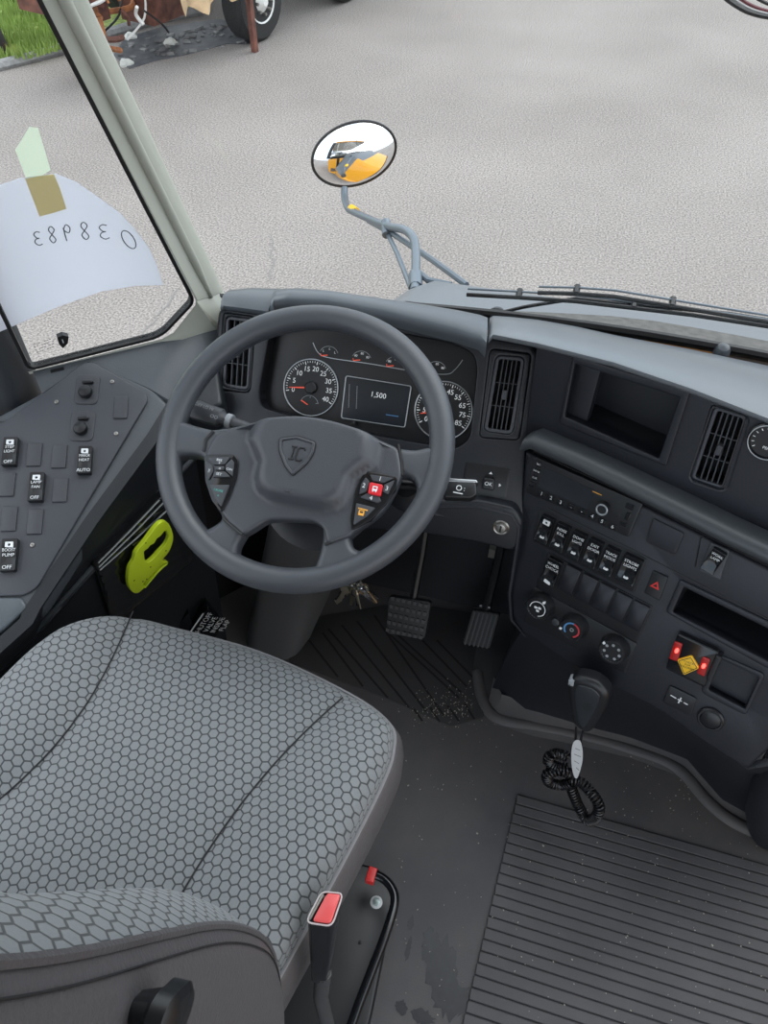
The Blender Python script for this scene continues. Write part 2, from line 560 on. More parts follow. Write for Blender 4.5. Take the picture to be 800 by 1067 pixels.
# ================================================================== SETTING: road, cab shell
def struct(name, vf, m, **k):
    o = mk(name, vf[0], vf[1], m, None, **k); o['kind'] = 'structure'; return o

struct('ground', loft([[V((x, y, Z0)) for x in (-40, 40)] for y in (-25, 60)]), M_asph, smooth=False)
# floor of the cab
struct('floor', box((.18, .15, -.02), 1.96, 2.5, .04), M_floor, smooth=False)
# toe board in front of the pedals
tb = MB().add(loft([[V((x, y, z)) for x in (-.60, 1.14)] for y, z in ((1.14, 0), (1.245, .24), (1.245, .70), (1.265, .70), (1.265, -.04), (1.14, -.04), (1.14, 0))]))
tb.add(loft([[V((-.56, 1.25, z)), V((-.565, 1.16, z)), V((-.87, .79, z)), V((-.87, .5, z))] for z in (-.04, .66)]))
o = tb.build('wall_front', mat('toe_board_carpet', (.009, .010, .014), .8), smooth=False); o['kind'] = 'structure'

# left wall under the switch console
rid = [onz(0, 690, .60) - V((.0, 0, 0)), onz(60, 630, .60), onz(110, 572, .60), onz(165, 510, .60)]
wx = -.665
wl = MB()
wl.add(box((-.875, -.30, .28), .07, 2.2, .56 + .08))
w = wl.build('wall_left', M_sidedark, smooth=False); w['kind'] = 'structure'
# roof, rear
struct('ceiling', box((.16, -.43, 2.02), 2.16, 2.2, .06), M_ceil, smooth=False)

def yb(x): return 1.235 - .17 * (x - .1) ** 2
ZB, RK = .80, .40
def wsp(x, z, d=0): return V((x, yb(x) - RK * (z - ZB) + d, z + d * .3))
PX0, PX1 = -.640, 1.12
xs = [PX0 + (PX1 - PX0) * i / 20 for i in range(21)]
zs = [ZB - .03 + (1.98 - ZB) * i / 6 for i in range(7)]
rows = [[wsp(x, z, 0) for x in xs] for z in zs]; rows2 = [[wsp(x, z, .006) for x in xs] for z in zs]
vf = loft(rows); n0 = len(vf[0]); vf2 = loft(rows2)
o = mk('window_2', vf[0] + vf2[0], vf[1] + [tuple(i + n0 for i in f) for f in vf2[1]], M_glass); o['kind'] = 'structure'
gk = MB().add(tube([wsp(x, ZB - .004, -.004) for x in xs], .0075, 6))
o = gk.build('trim_5', M_gask); o['kind'] = 'structure'

# quarter window
qo = [PQ.px(31, 381), PQ.px(166, 347), PQ.px(199, 312)]
top1 = PQ.px(38, 0)
d = V(top1) - V(qo[2]); top2 = V(qo[2]) + d * 2.15
d2 = V((-.012, 1.0)).normalized()
q4 = V((qo[0][0] - .02, top2.y))
qpoly = [qo[0], qo[1], qo[2], tuple(top2), tuple(q4)]
qr = rnd(qpoly, [.012, .02, .012, .03, .03])
vf = plate(PQ, qr, (), -.003, .003, 0)
o = mk('window_1', vf[0], vf[1], M_glass, smooth=False); o['kind'] = 'structure'
# black gasket round it
vf = plate(PQ, offset(qr if area(qr) > 0 else qr[::-1], -.006), [offset(qr if area(qr) > 0 else qr[::-1], .0)], -.006, .007, .001)
o = mk('trim_1', vf[0], vf[1], M_gask); o['kind'] = 'structure'

# A pillar: body between the two panes plus the rounded rib that runs up it
def lerp(a, b, t): return a + (b - a) * t
Lb = PQ.pt(*PQ.px(203, 311), .004); Lt0 = PQ.pt(*PQ.px(40, 0), .004); Lt = Lb + (Lt0 - Lb) * 2.2
Rb = onx(233, 303, -.630); Rt0 = onx(92, 0, -.630); Rt = Rb + (Rt0 - Rb) * 2.2
rows = []
for i in range(13):
    t = i / 12; a = lerp(Lb, Lt, t); b = lerp(Rb, Rt, t)
    w_ = b - a; nn = V((.55, -.75, .1)).normalized()
    prof = [(0, -.03), (0, 0), (.06, .004), (.34, .005), (.66, .005), (.94, .003), (1, -.002), (1, -.035)]
    rows.append([a + w_ * u_ + nn * h_ for u_, h_ in prof])
vf = loft(rows, closed=True)
o = mk('trim_2', vf[0], vf[1], M_trim, sharp=25); o['kind'] = 'structure'
rb = []
for i in range(15):
    t = i / 14; a = lerp(Lb, Lt, t); b = lerp(Rb, Rt, t)
    rb.append(a + (b - a) * .50 + V((.55, -.75, .1)).normalized() * .007)
vf = tube(rb, [.004] + [.0085] * 14, 12)
o = mk('trim_3', vf[0], vf[1], M_trim); o['kind'] = 'structure'
# cream foot of the pillar and the strip under the quarter window
def on_sill(x, y, z): return onz(x, y, z)
foot = [PQ.pt(*PQ.px(28, 386), .004), PQ.pt(*PQ.px(167, 352), .004), PQ.pt(*PQ.px(180, 345), .004), PQ.pt(*PQ.px(203, 316), .004), Lb, lerp(Lb, Rb, .5), Rb]
foot2 = [onz(30, 388, .785), onz(168, 356, .785), onz(190, 353, .785), onz(212, 347, .785), onz(226, 345, .78), onz(232, 343, .78), onz(240, 338, .78)]
foot3 = [p + V((0, 0, -.10)) for p in foot2]
vf = loft([foot, foot2, [p + V((0, 0, -.004)) for p in foot2]])
o = mk('trim_4', vf[0], vf[1], M_trim, sharp=50); o['kind'] = 'structure'

# black post behind the quarter window
pc = onz(41, 412, .72)
vf = plate(Plane((pc.x, pc.y, .64), (1, 0, 0), (0, 1, 0)), rnd([(-.17, -.07), (.0, -.06), (.002, .0), (-.03, .05), (-.17, .05)], .02), (), 0, 1.28, 0)
o = mk('wall_post', vf[0], vf[1], M_pillarblk); o['kind'] = 'structure'; o.name = 'trim_6'

# ================================================================== LEFT SWITCH CONSOLE
lc = thing('side_console', 'grey moulded side console under the left window carrying the switch panel', 'console', (-.70, .7, .45))
# edge points (px) of the level top, lip, ridge
topo = [(-80, 440), (-10, 437), (40, 410), (90, 375), (100, 374), (160, 405), (178, 424), (167, 455), (100, 540), (38, 634), (28, 642), (-80, 642)]
top_h = 0.0
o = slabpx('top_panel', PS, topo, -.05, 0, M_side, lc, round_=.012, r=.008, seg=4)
# flank below the lip: from top edge down to ridge, then the wall
e0 = [PS.pt(*PS.px(x, y, 0), 0) for x, y in [(186, 424), (165, 458), (102, 544), (42, 634), (34, 650), (-60, 735)]]
e1 = [onz(x, y, p.z - .05) for p, (x, y) in zip(e0, [(196, 452), (178, 480), (112, 556), (52, 628), (36, 664), (-60, 752)])]
e2 = [onz(x, y, p.z - .10) for p, (x, y) in zip(e0, [(206, 470), (168, 507), (110, 572), (60, 628), (30, 662), (-60, 757)])]
e25 = [onz(x, y, p.z - .108) for p, (x, y) in zip(e0, [(208, 475), (171, 513), (114, 578), (64, 634), (34, 668), (-60, 763)])]
e3 = [p + V((-.01, 0, -.015)) for p in e25]
e00 = [p + V((-.02, 0, .006)) for p in e0]
vf = loft([e00, e0, e1, e2])
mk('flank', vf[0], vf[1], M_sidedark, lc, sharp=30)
vf = loft([e2, [p + V((.003, 0, -.001)) for p in e2], e25, e3, [V((p.x - .04, p.y, .0)) for p in e3]])
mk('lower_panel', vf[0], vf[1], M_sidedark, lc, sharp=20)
# light lip along the ridge
vf = tube([p + V((.002, 0, -.003)) for p in e2], .0045, 8)
mk('edge_bead', vf[0], vf[1], M_side, lc)
# sill between console and window
sl0 = [onz(x, y, .785) for x, y in [(34, 387), (90, 374.2), (168, 356), (212, 347), (232, 342)]]
sl1 = [PS.pt(*PS.px(x, y, 0), 0) for x, y in [(44, 410), (92, 377), (156, 405), (190, 425)]] + [onz(226, 420, .70)]
sl1b = [p + V((.0, -.01, -.04)) for p in sl1]
vf = loft([sl0, sl1, sl1b])
mk('sill', vf[0], vf[1], M_side, lc, sharp=50)
# moulded hollow beside the pod
hp = Plane(onz(185, 385, .735), (1, 0, 0), (0, .97, .25))
o = slabpx('moulded_step', hp, [(142, 386), (172, 374), (226, 368), (232, 420), (196, 436), (178, 412)], -.05, .012, M_sidedark, lc, round_=.012, r=.008, seg=4)
# clips in the window strip
for (x, y) in [(60, 386), (182, 354)]:
    c = onz(x, y, .78)
    mk('clip_slot', *box(c, .022, .006, .006, Matrix.Rotation(R(38), 3, 'Z')), M_gask, lc)
# rear tray with its raised lid
o = slabpx('rear_tray', PS, [(-60, 622), (22, 622), (28, 632), (4, 655), (-60, 700)], -.03, .004, M_top, lc, round_=.006, r=.004)
# grille at far left
gp = slabpx('speaker_grille', PS, [(-30, 440), (6, 436), (14, 441), (-4, 455), (-30, 460)], 0, .003, M_side, lc, round_=.006, r=.001)
for (x, y) in [(3, 441), (8, 446 - 3), (-4, 446), (2, 448)]:
    c = PS.px(x, y, .004)
    mk('grille_slot', *plate(PS, rnd([(c[0] - .007, c[1] - .004), (c[0] + .006, c[1] - .003), (c[0] + .007, c[1] + .004), (c[0] - .006, c[1] + .004)], .002), (), .002, .0035, 0), M_gask, lc)

sp = thing('switch_panel', 'flat grey switch panel with rocker switches and mirror joysticks beside left window', 'switch panel', (-.72, .75, .722))
po = [(-40, 447), (4, 440), (88, 378), (96, 377), (152, 409), (154, 417), (38, 612), (26, 620), (-40, 622)]
slabpx('faceplate', PS, po, .0, .006, M_plate, sp, round_=.012, r=.002)
PSf = PS.up(.006)
def quad_at(pl, x, y, w, hgt, h=0, sk=-.0):
    a, b = pl.px(x, y, h); return [(a - w / 2 - sk, b - hgt / 2), (a + w / 2 - sk, b - hgt / 2), (a + w / 2 + sk, b + hgt / 2), (a - w / 2 + sk, b + hgt / 2)]
SWA = -.30  # in-plane turn of the switch bodies
def rq(pl, x, y, w, hgt, ang, h=0):
    a, b = pl.px(x, y, h); c, s = math.cos(ang), math.sin(ang)
    return [(a + i * c - j * s, b + i * s + j * c) for i, j in ((-w / 2, -hgt / 2), (w / 2, -hgt / 2), (w / 2, hgt / 2), (-w / 2, hgt / 2))], (a, b)
AG = R(0)
for (x, y) in [(36, 474), (62, 476), (8, 505), (63, 511), (10, 541), (37, 544), (126, 425), (-16, 470), (-18, 503), (-18, 538)]:
    q, c = rq(PSf, x, y, .0225, .041, AG)
    mk('blank_plug', *plate(PSf, rnd(q, .001), (), 0, .003, .0008), M_blank, sp)
def rocker(pl, x, y, w, hgt, ang, lines, parent, foot='OFF', hh=.009, mm=None):
    q, c = rq(pl, x, y, w, hgt, ang, hh)
    def hf(a, b):
        t = (-(a - c[0]) * math.sin(ang) + (b - c[1]) * math.cos(ang)) / (hgt / 2)
        return .0035 * t * t - .001
    o = mk('rocker_switch', *plate(pl, rnd(q, .002), (), 0, hh, .001, grid=w / 4, hf=hf), mm or M_blk, parent)
    lg = MB(); n = len(lines)
    for i, s in enumerate(lines):
        t = .30 - .16 * i
        a = c[0] - math.sin(ang) * hgt * t; b = c[1] + math.cos(ang) * hgt * t
        if s == '#':
            lg.add(plate(pl, rnd([(a + p * math.cos(ang) - r_ * math.sin(ang), b + p * math.sin(ang) + r_ * math.cos(ang)) for p, r_ in ((-w * .25, -hgt * .07), (w * .25, -hgt * .09), (w * .25, hgt * .09), (-w * .25, hgt * .09))], .001), [circle((a, b), w * .1, 12)], hh + .0002, hh + .0030, 0))
        elif s == '.':
            for k in range(3):
                aa = a + (k - 1) * w * .24 * math.cos(ang)
                lg.add(plate(pl, circle((aa, b + (k - 1) * w * .24 * math.sin(ang)), w * .05, 8), (), hh, hh + .0009, 0))
        else:
            lg.add(text_vf(s, pl, a, b, hgt * .14, hh + .0016, ang, sx=min(1.0, w * .80 / (hgt * .14 * .62 * len(s)))))
    if foot:
        a = c[0] + math.sin(ang) * hgt * .40; b = c[1] - math.cos(ang) * hgt * .40
        lg.add(text_vf(foot, pl, a, b, hgt * .16, hh + .0024, ang))
    lg.build('legend', M_white, o, smooth=False)
    return o
rocker(PSf, 10, 470, .023, .049, AG, ['#', 'STEP', 'LIGHT'], sp, 'OFF')
rocker(PSf, 88, 479, .022, .048, AG, ['#', 'MIRROR', 'HEAT'], sp, 'AUTO')
rocker(PSf, 37.5, 507, .023, .049, AG, ['#', 'LAMP', 'FAN'], sp, 'OFF')
rocker(PSf, 9, 578, .024, .052, AG, ['#', 'BOOST', 'PUMP'], sp, 'OFF')
for (x, y, yy) in [(91, 406, 0), (86, 444, 0)]:
    q, c = rq(PSf, x, y, .039, .056, R(-2))
    b_ = mk('joystick_bezel', *plate(PSf, rnd(q, .010), (), 0, .002, .001), M_blank, sp)
    c2 = (c[0] - .001, c[1] - .008)
    mk('joystick_knob', *lathe(PSf.pt(*c2, .002), PSf.n, [(.010, 0), (.0115, .003), (.0115, .008), (.010, .011), (.004, .0125)], 22), M_blk, b_)
    c3 = (c[0] + .001, c[1] + .012)
    mk('selector_tab', *plate(PSf, rnd([(c3[0] - .009, c3[1] - .003), (c3[0] + .009, c3[1] - .003), (c3[0] + .009, c3[1] + .003), (c3[0] - .009, c3[1] + .003)], .003), (), .002, .008, .002), M_blk, b_)
for (x, y) in [(59, 419), (117, 398), (121, 452), (34, 568)]:
    c = PSf.px(x, y)
    mk('screw', *lathe(PSf.pt(*c), PSf.n, [(.0036, 0), (.0034, .0018), (.0015, .0022), (.0014, .0008)], 14), M_steel, sp)

# ---- pouch with the belt cutter on the lower wall
_u = (e25[1] - e25[2]); _u.z = 0; _u.normalize(); _v = V((.09, 0, 1)); _v = (_v - _u * _v.dot(_u)).normalized()
PP = Plane(e25[2] + V((.0, 0, 0)), _u, _v)         # lies on the lower side panel, faces the driver
pch = thing('storage_pouch', 'glossy black film pouch fixed to the lower left wall by the seat', 'pouch', tuple(PP.P - V((0, 0, .1))))
def hfold(a, b): return .0015 * math.sin((b + a * .25) * 260) * (1 if b > -.01 else .3)
po_ = [(99, 590), (172, 514), (206, 548), (200, 586), (118, 651)]
pp = rnd(pxs(PP, po_, .004), .003)
mk('pouch_body', *plate(PP, pp, (), -.012, .004, .002, grid=.006, hf=hfold), M_pouch, pch)
for k, (x0, y0, x1, y1) in enumerate([(101, 588, 166, 521), (103, 591, 170, 524), (104, 594, 176, 530)]):
    a, b = PP.px(x0, y0, .006), PP.px(x1, y1, .006)
    pt0, pt1 = PP.pt(*a, .006), PP.pt(*b, .006)
    mk('welt', *tube([pt0, (pt0 + pt1) / 2 + V((.001, 0, 0)), pt1], .0016, 6), mat('pouch_edge_film', (.25, .27, .27), .12), pch)
c = PP.px(101, 588, .006)
mk('rivet', *lathe(PP.pt(*c, .004), PP.n, [(.004, 0), (.004, .003), (.002, .004)], 12), M_blk, pch)

PB = PP.up(.014)
cut = [(162, 548), (169, 543), (175, 545), (179, 553), (180, 562), (176, 574), (169, 583), (173, 584.5), (174, 587), (160, 601), (147, 615), (141, 618), (136, 615), (133, 607), (134, 592), (139, 583), (141, 575), (150, 564)]
hole = [(150, 579), (150, 574), (154, 571), (156, 568), (160, 566), (163, 561), (167, 558), (171, 553), (174, 554), (175, 560), (172, 567), (164, 576), (155, 585), (151, 584)]
slot = [(148, 611), (148, 609), (166, 590), (172, 586), (173, 587.5), (166, 593), (151, 611)]
bo = [PB.px(x, y, .006) for x, y in cut]; bh = [PB.px(x, y, .006) for x, y in hole]; bs = [PB.px(x, y, .006) for x, y in slot]
bo = [tuple(p) for p in spline(bo, 3)]; bh = [tuple(p) for p in spline(bh, 3)]
bc = thing('belt_cutter', 'lime yellow plastic seat belt cutter with finger grip hole in black pouch', 'belt cutter', tuple(PB.pt(*PB.px(155, 600))))
mk('handle_body', *plate(PB, bo, [bh, bs], 0, .008, .002), M_lime, bc)
for (x, y) in [(152, 565 + 1), (157, 591), (140, 605), (149, 606), (153, 603.5), (173, 574)]:
    c = PB.px(x, y, .0085)
    mk('rivet', *lathe(PB.pt(*c, .0075), PB.n, [(.0015, 0), (.0013, .001)], 10), M_gask, bc)

# warning sticker low on the side
PL = Plane(PP.pt(*PP.px(208, 655), .03), (.80, .60, 0), (0, 0, 1))
lb = thing('warning_label', 'black sticker with white shutoff valve lettering low on left wall behind seat', 'label', tuple(PL.P))
vf = plate(PL, rnd(pxs(PL, [(196, 664), (217, 634), (232, 652), (208, 690)], .001), .002), (), -.03, .001, .0005)
mk('bracket', *plate(PL, rnd(pxs(PL, [(180, 662), (197, 640), (206, 666), (192, 690)], .0), .002), (), -.03, -.004, .001), M_gloss, lb)
mk('sticker', *vf, M_gloss, lb)
a0 = V(PL.px(205, 660, .002)); a1 = V(PL.px(219, 640, .002)); dd = a1 - a0; rt = math.atan2(dd.y, dd.x)
mid = (a0 + a1) / 2; perp = V((math.sin(rt), -math.cos(rt)))
tx = MB(); L = dd.length
for i, s in enumerate(['SHUTOFF', 'VALVE', 'INSIDE', 'FLAP']):
    q = mid + perp * (L * .27 * i)
    tx.add(text_vf(s, PL, q.x, q.y, L * .27, .0015, rt))
q0 = a0 - perp * L * .25; q1 = a1 - perp * L * .25
tx.add(stroke_vf(PL, [q0, q1], .004, .0017))
tx.build('lettering', M_white, lb, smooth=False)
# ================================================================== DASHBOARD
db = thing('dashboard', 'dark moulded dashboard with instrument pod and console turned to the driver', 'dashboard', (.0, 1.0, .5))
def zplane(z): return Plane((0, 0, z), (1, 0, 0), (0, 1, 0))
# cluster opening
clo = [(281, 346), (330, 336), (400, 344), (470, 357), (493, 368), (497, 384), (489, 458), (474, 468), (400, 455), (330, 441), (272, 424), (270, 408)]
hole_cl = rnd(pxs(PF, clo, .0), .012)
vl_out = [(233, 325), (266, 330), (260, 409), (229, 407)]
vr_out = [(510.5, 363), (554, 368.5), (541, 459), (499, 456)]
hole_vl = rnd(pxs(PF, vl_out, .0), .009); hole_vr = rnd(pxs(PF, vr_out, .0), .010)
mkc = rnd(pxs(PF, [(485, 481), (532, 489), (528, 519), (481, 511)], 0), .004)
pod_o = [(227, 320), (275, 325), (300, 318), (400, 330), (470, 342), (505, 349), (556, 357), (563, 372), (551, 456), (548, 520), (546, 545), (535, 553), (440, 538), (340, 505), (250, 470), (214, 440), (221, 408), (224, 350)]
po = rnd(pxs(PF, pod_o, 0), .014)
vf = plate(PF, po, [hole_cl, hole_vl, hole_vr], -.045, 0, .008, seg=4, rh=.003)
mk('pod_panel', *vf, M_pod, db)
# wall of the cluster well
inner = rnd(pxs(PF, [(x * .985 + 6, y * .985 + 6) for x, y in clo], -.028), .012)
rows = [[PF.pt(*p, 0) for p in hole_cl], [PF.pt(p[0], p[1], -.03) for p in hole_cl]]
vf = loft(rows, closed=True); mk('cluster_well', *vf, M_void, db)
# shelf pad over the cluster and cap over the left vent and right dash top: lofted pads
def pad(name, front, rear, zf, zr, m, lip=.016, nose=.010):
    fr_ = [(onz(x, y, zf) if zf else PU.pt(*PU.px(x, y, .014), .014)) for x, y in front]; rr = [onz(x, y, zr) for x, y in rear]
    rows = []
    bk = [(b - a).normalized() for a, b in zip(fr_, rr)]
    rows.append([p + d * .03 + V((0, 0, -lip)) for p, d in zip(fr_, bk)])
    rows.append([p + d * .004 + V((0, 0, -lip)) for p, d in zip(fr_, bk)])
    rows.append([p + d * .0 + V((0, 0, -lip * .6)) for p, d in zip(fr_, bk)])
    rows.append([p + d * .001 + V((0, 0, -lip * .25)) for p, d in zip(fr_, bk)])
    rows.append([p + d * .006 + V((0, 0, -.001)) for p, d in zip(fr_, bk)])
    for t in (.25, .5, .8):
        rows.append([p.lerp(q, t) + V((0, 0, .006 * math.sin(t * math.pi))) for p, q in zip(fr_, rr)])
    rows.append(rr)
    rows.append([q + d * .012 + V((0, 0, -.012)) for q, d in zip(rr, bk)])
    rows.append([q + d * .014 + V((0, 0, -.08)) for q, d in zip(rr, bk)])
    vf = loft(rows)
    n = len(rows[0]); m_ = len(rows)
    vf[1].append(tuple(i * n for i in range(m_))); vf[1].append(tuple(i * n + n - 1 for i in range(m_))[::-1])
    return mk(name, *vf, m, db, sharp=50)
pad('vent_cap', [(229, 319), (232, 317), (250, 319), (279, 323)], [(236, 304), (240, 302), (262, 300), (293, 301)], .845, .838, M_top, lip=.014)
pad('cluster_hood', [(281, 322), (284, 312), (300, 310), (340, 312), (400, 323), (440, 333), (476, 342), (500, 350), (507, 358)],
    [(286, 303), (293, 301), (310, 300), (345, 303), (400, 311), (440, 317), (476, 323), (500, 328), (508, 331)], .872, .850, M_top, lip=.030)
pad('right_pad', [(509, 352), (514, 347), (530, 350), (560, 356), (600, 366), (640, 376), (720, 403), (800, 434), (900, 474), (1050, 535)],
    [(510, 331), (514, 329), (530, 330), (560, 333), (600, 340), (640, 349), (720, 364), (800, 381), (900, 401), (1050, 440)], None, .800, mat('right_pad_plastic', (.135, .150, .165), .36, bump=.2, bscale=500), lip=.012)  # base colour lightened to carry the reflection of the sky
M_ledge = mat('ledge_plastic', (.045, .052, .058), .42, bump=.3, bscale=500)
# recessed upper panel
upo = [(560, 358), (640, 380), (800, 440), (1000, 520), (1000, 640), (800, 556), (566, 452), (548, 452)]
cub_o = [(597, 370), (719, 408), (694, 486), (582, 441)]
vt_o = [(741, 421), (779, 433), (753, 512), (717, 499)]
hole_cb = rnd(pxs(PU, [(600, 378), (709, 413), (687, 477), (589, 433)], 0), .003)
hole_vt = rnd(pxs(PU, vt_o, 0), .006)
vf = plate(PU, pxs(PU, upo, 0), [hole_cb, hole_vt], -.03, 0, .0)
mk('upper_panel', *vf, M_con, db)
# cubby frame and bin
co = rnd(pxs(PU, cub_o, .004), .005)
mk('cubby_frame', *plate(PU, co, [hole_cb], 0, .005, .002), M_con, db)
def bin_(pl, hole, depth, name, m):
    rows = [[pl.pt(*p, 0) for p in hole], [pl.pt(*p, -depth) for p in hole]]
    vs, fs = loft(rows, closed=True)
    n = len(hole); fs.append(tuple(range(n, 2 * n)))
    return mk(name, vs, fs, m, db)
bin_(PU, hole_cb, .075, 'cubby_bin', M_pod)
slabpx('cubby_divider', PU, [(601, 379), (625, 387), (611, 440), (590, 432)], -.03, -.012, M_con, db, round_=.002, r=.001)
# side face of the pod towards the recess
s1 = [PF.pt(*PF.px(x, y, 0), -.004) for x, y in [(557, 359), (563, 374), (557, 414), (551, 456), (548, 500)]]
s2 = [p + V((.012, .055, .0)) for p in s1]
vf = loft([s1, s2]); mk('pod_flank', *vf, M_pod, db)
# ledge roll between upper panel and console
L0 = [(546, 452), (556, 449), (600, 468), (640, 487), (700, 517), (760, 547), (800, 566), (900, 612), (1050, 684)]
rows = []
for k, (hh, dv, z_) in enumerate([(-.05, .018, 0), (-.01, .019, 0), (.006, .016, 0), (.015, .008, 0), (.018, -.002, 0), (.015, -.012, 0), (.006, -.018, 0), (-.006, -.021, 0), (-.03, -.022, 0)]):
    row = []
    for x, y in L0:
        a, b = PD.px(x, y + 10, 0); row.append(PD.pt(a, b + dv * .78, hh * .8))
    rows.append(row)
vf = loft(rows); n = len(L0); vf[1].append(tuple(i * n for i in range(9)))
mk('ledge_pad', *vf, M_ledge, db, sharp=50)
# console face
con_o = [(547, 470), (640, 512), (800, 592), (1000, 690), (1000, 830), (830, 760), (800, 782), (778, 803), (740, 779), (687, 741), (630, 712), (590, 690), (543, 658), (534, 645), (532, 612), (538, 565), (543, 520)]
rr = [.003, 0, 0, 0, 0, .01, .01, .012, .02, .02, .02, .02, .012, .012, .02, .02, .02]
slot_o = [(708, 604), (800, 648), (1000, 740), (1000, 800), (800, 697), (693, 638)]
slot_i = [(713, 611), (800, 654), (990, 744), (990, 786), (800, 688), (701, 637)]
hole_sl = rnd(pxs(PD, slot_i, 0), .003)
hole_rec = rnd(pxs(PD, [(752, 686), (791, 705), (776, 738), (738, 718)], 0), .003)
vf = plate(PD, rnd(pxs(PD, con_o, 0), rr), [hole_sl, hole_rec], -.02, 0, .006, rh=.002)
mk('console_panel', *vf, M_con, db)
bin_(PD, hole_sl, .09, 'slot_bin', M_pod)
mk('slot_frame', *plate(PD, rnd(pxs(PD, slot_o, .004), .006), [hole_sl], 0, .004, .002), M_con, db)
rows = [[PD.pt(*p, 0) for p in hole_rec], [PD.pt(*p, -.012) for p in hole_rec]]
vs, fs = loft(rows, closed=True); n = len(hole_rec); fs.append(tuple(range(n, 2 * n)))
mk('ticket_recess', vs, fs, M_con, db)
ro = rnd(pxs(PD, [(742, 679), (797, 703), (777, 746), (730, 722)], .003), .008)
mk('recess_frame', *plate(PD, ro, [hole_rec], 0, .003, .0015), M_con, db)
# console seam lines (shallow raised beads)
def bead(pl, pts, m=M_gask, r=.0012, h=.0, name='seam'):
    P = [pl.pt(*pl.px(x, y, h), h) for x, y in pts]
    return mk(name, *tube(P, r, 6), m, db)
bead(PD, [(549, 484), (556, 470), (640, 509), (740, 560), (800, 590), (900, 640)])
bead(PD, [(570, 529), (600, 544), (660, 573), (716, 602), (800, 645)])
# console underside and foot
cr = [(543, 658), (590, 690), (630, 712), (687, 741), (740, 779), (778, 803), (800, 800), (900, 850)]
k0 = [PD.pt(*PD.px(x, y, 0), -.004) for x, y in cr]
fl = [onz(x, y, 0.0) for x, y in [(512, 720), (545, 742), (600, 757), (660, 772), (715, 793), (752, 835), (800, 862), (900, 885)]]
k1 = [p.lerp(q, .25) + V((0, .015, .0)) for p, q in zip(k0, fl)]
k2 = [p.lerp(q, .7) + V((0, .02, 0)) for p, q in zip(k0, fl)]
vf = loft([[p + V((0, .012, .004)) for p in k0], k0, k1, k2, fl]); mk('console_foot', *vf, M_con, db, sharp=60)
# left flank of console (towards the footwell)
g = [(546, 470), (543, 520), (538, 565), (532, 612), (534, 645), (543, 658)]
g0 = [PD.pt(*PD.px(x, y, 0), -.003) for x, y in g] + [k1[0], k2[0], fl[0]]
g1 = [p + V((.03, .10, .0)) for p in g0[:5]] + [p + V((.03, .2, 0)) for p in g0[5:]]
g2 = [p + V((.03, .4, .0)) for p in g0]
vf = loft([g0, g1, g2]); mk('console_flank', *vf, M_pod, db, sharp=60)
# knee panel under the pod with the ignition lock
PK = face_plane(PF.pt(*PF.px(500, 540, 0), .0), 3, 16)
kn = [(228, 452), (340, 492), (440, 522), (500, 522), (536, 530), (545, 545), (541, 566), (534, 575), (500, 566), (440, 556), (340, 548), (238, 530)]
slabpx('knee_panel', PK, kn, -.05, .006, M_pod, db, round_=.012, r=.006, seg=4)
bead(PK, [(440, 527), (500, 528), (533, 536), (541, 548), (539, 566), (531, 618), (533, 645), (548, 662)], M_con, .004, .004, 'knee_rim')
# bracket bits below
mk('release_lever', *box(onz(513, 573, .46), .012, .02, .025), M_steel, db)
# blanking plate, switches on the console
slabpx('blank_cover', PD, [(680, 540), (713, 556), (703, 578), (673, 564)], 0, .002, M_con, db, round_=.005, r=.001)
bd = rnd(pxs(PD, [(680, 540), (713, 556), (703, 578), (673, 564)], 0), .005)
mk('cover_gap', *plate(PD, offset(bd if area(bd) > 0 else bd[::-1], -.0018), (), 0, .0006, 0), M_gask, db)
bead(PD, [(724, 590), (730, 559), (735, 557), (820, 598), (900, 640)])
hz = slabpx('hazard_switch', PD, [(680, 595), (696, 602), (687, 626), (671, 618)], 0, .004, M_blk, db, round_=.002, r=.001)
cx = PD.px(683, 610, .004)
tri = [(cx[0] - .0075, cx[1] - .005), (cx[0] + .0075, cx[1] - .005), (cx[0], cx[1] + .008)]
tri2 = [(cx[0] - .0038, cx[1] - .0028), (cx[0] + .0038, cx[1] - .0028), (cx[0], cx[1] + .0035)]
mk('warning_triangle', *plate(PD, tri, [tri2], .004, .0046, 0), M_red, hz)
fs_ = slabpx('fog_switch_frame', PD, [(740, 565), (760, 574), (750, 605), (728, 595)], 0, .006, M_blank, db, round_=.003, r=.002)
def rotof(pl, x0, y0, x1, y1):
    a = V(pl.px(x0, y0)); b = V(pl.px(x1, y1)); d = b - a; return math.atan2(d.y, d.x)
rocker(PD, 743, 585, .021, .040, R(-6), ['WORK', 'LAMP', ], db, None, hh=.013, mm=M_gloss)
us = slabpx('usb_port_cover', PD, [(697, 714), (726, 728), (720, 746), (690, 732)], 0, .003, M_blk, db, round_=.006, r=.001)
lg = MB(); a, b = PD.px(708, 730, .004)
for i, (w_, dx) in enumerate([(.010, -.011), (.007, 0), (.007, .010)]):
    lg.add(plate(PD, rnd([(a + dx - w_ / 2, b - .0008), (a + dx + w_ / 2, b - .0008), (a + dx + w_ / 2, b + .0008), (a + dx - w_ / 2, b + .0008)], .0004), (), .003, .0036, 0))
lg.add(plate(PD, [(a - .001, b - .006), (a + .001, b - .006), (a + .001, b + .006), (a - .001, b + .006)], (), .003, .0036, 0))
lg.build('usb_symbol', M_white, us, smooth=False)
c = PD.px(740, 750, .004)
pw = mk('power_outlet_cap', *lathe(PD.pt(*c, 0), PD.n, [(.021, 0), (.021, .004), (.019, .006), (.0165, .006), (.0160, .0045), (.014, .006), (0.001, .006)], 30), M_blk, db)
mc = slabpx('mirror_control', PF, [(485, 481), (532, 489), (528, 519), (481, 511)], 0, .0015, M_blk, db, round_=.004, r=.0005)
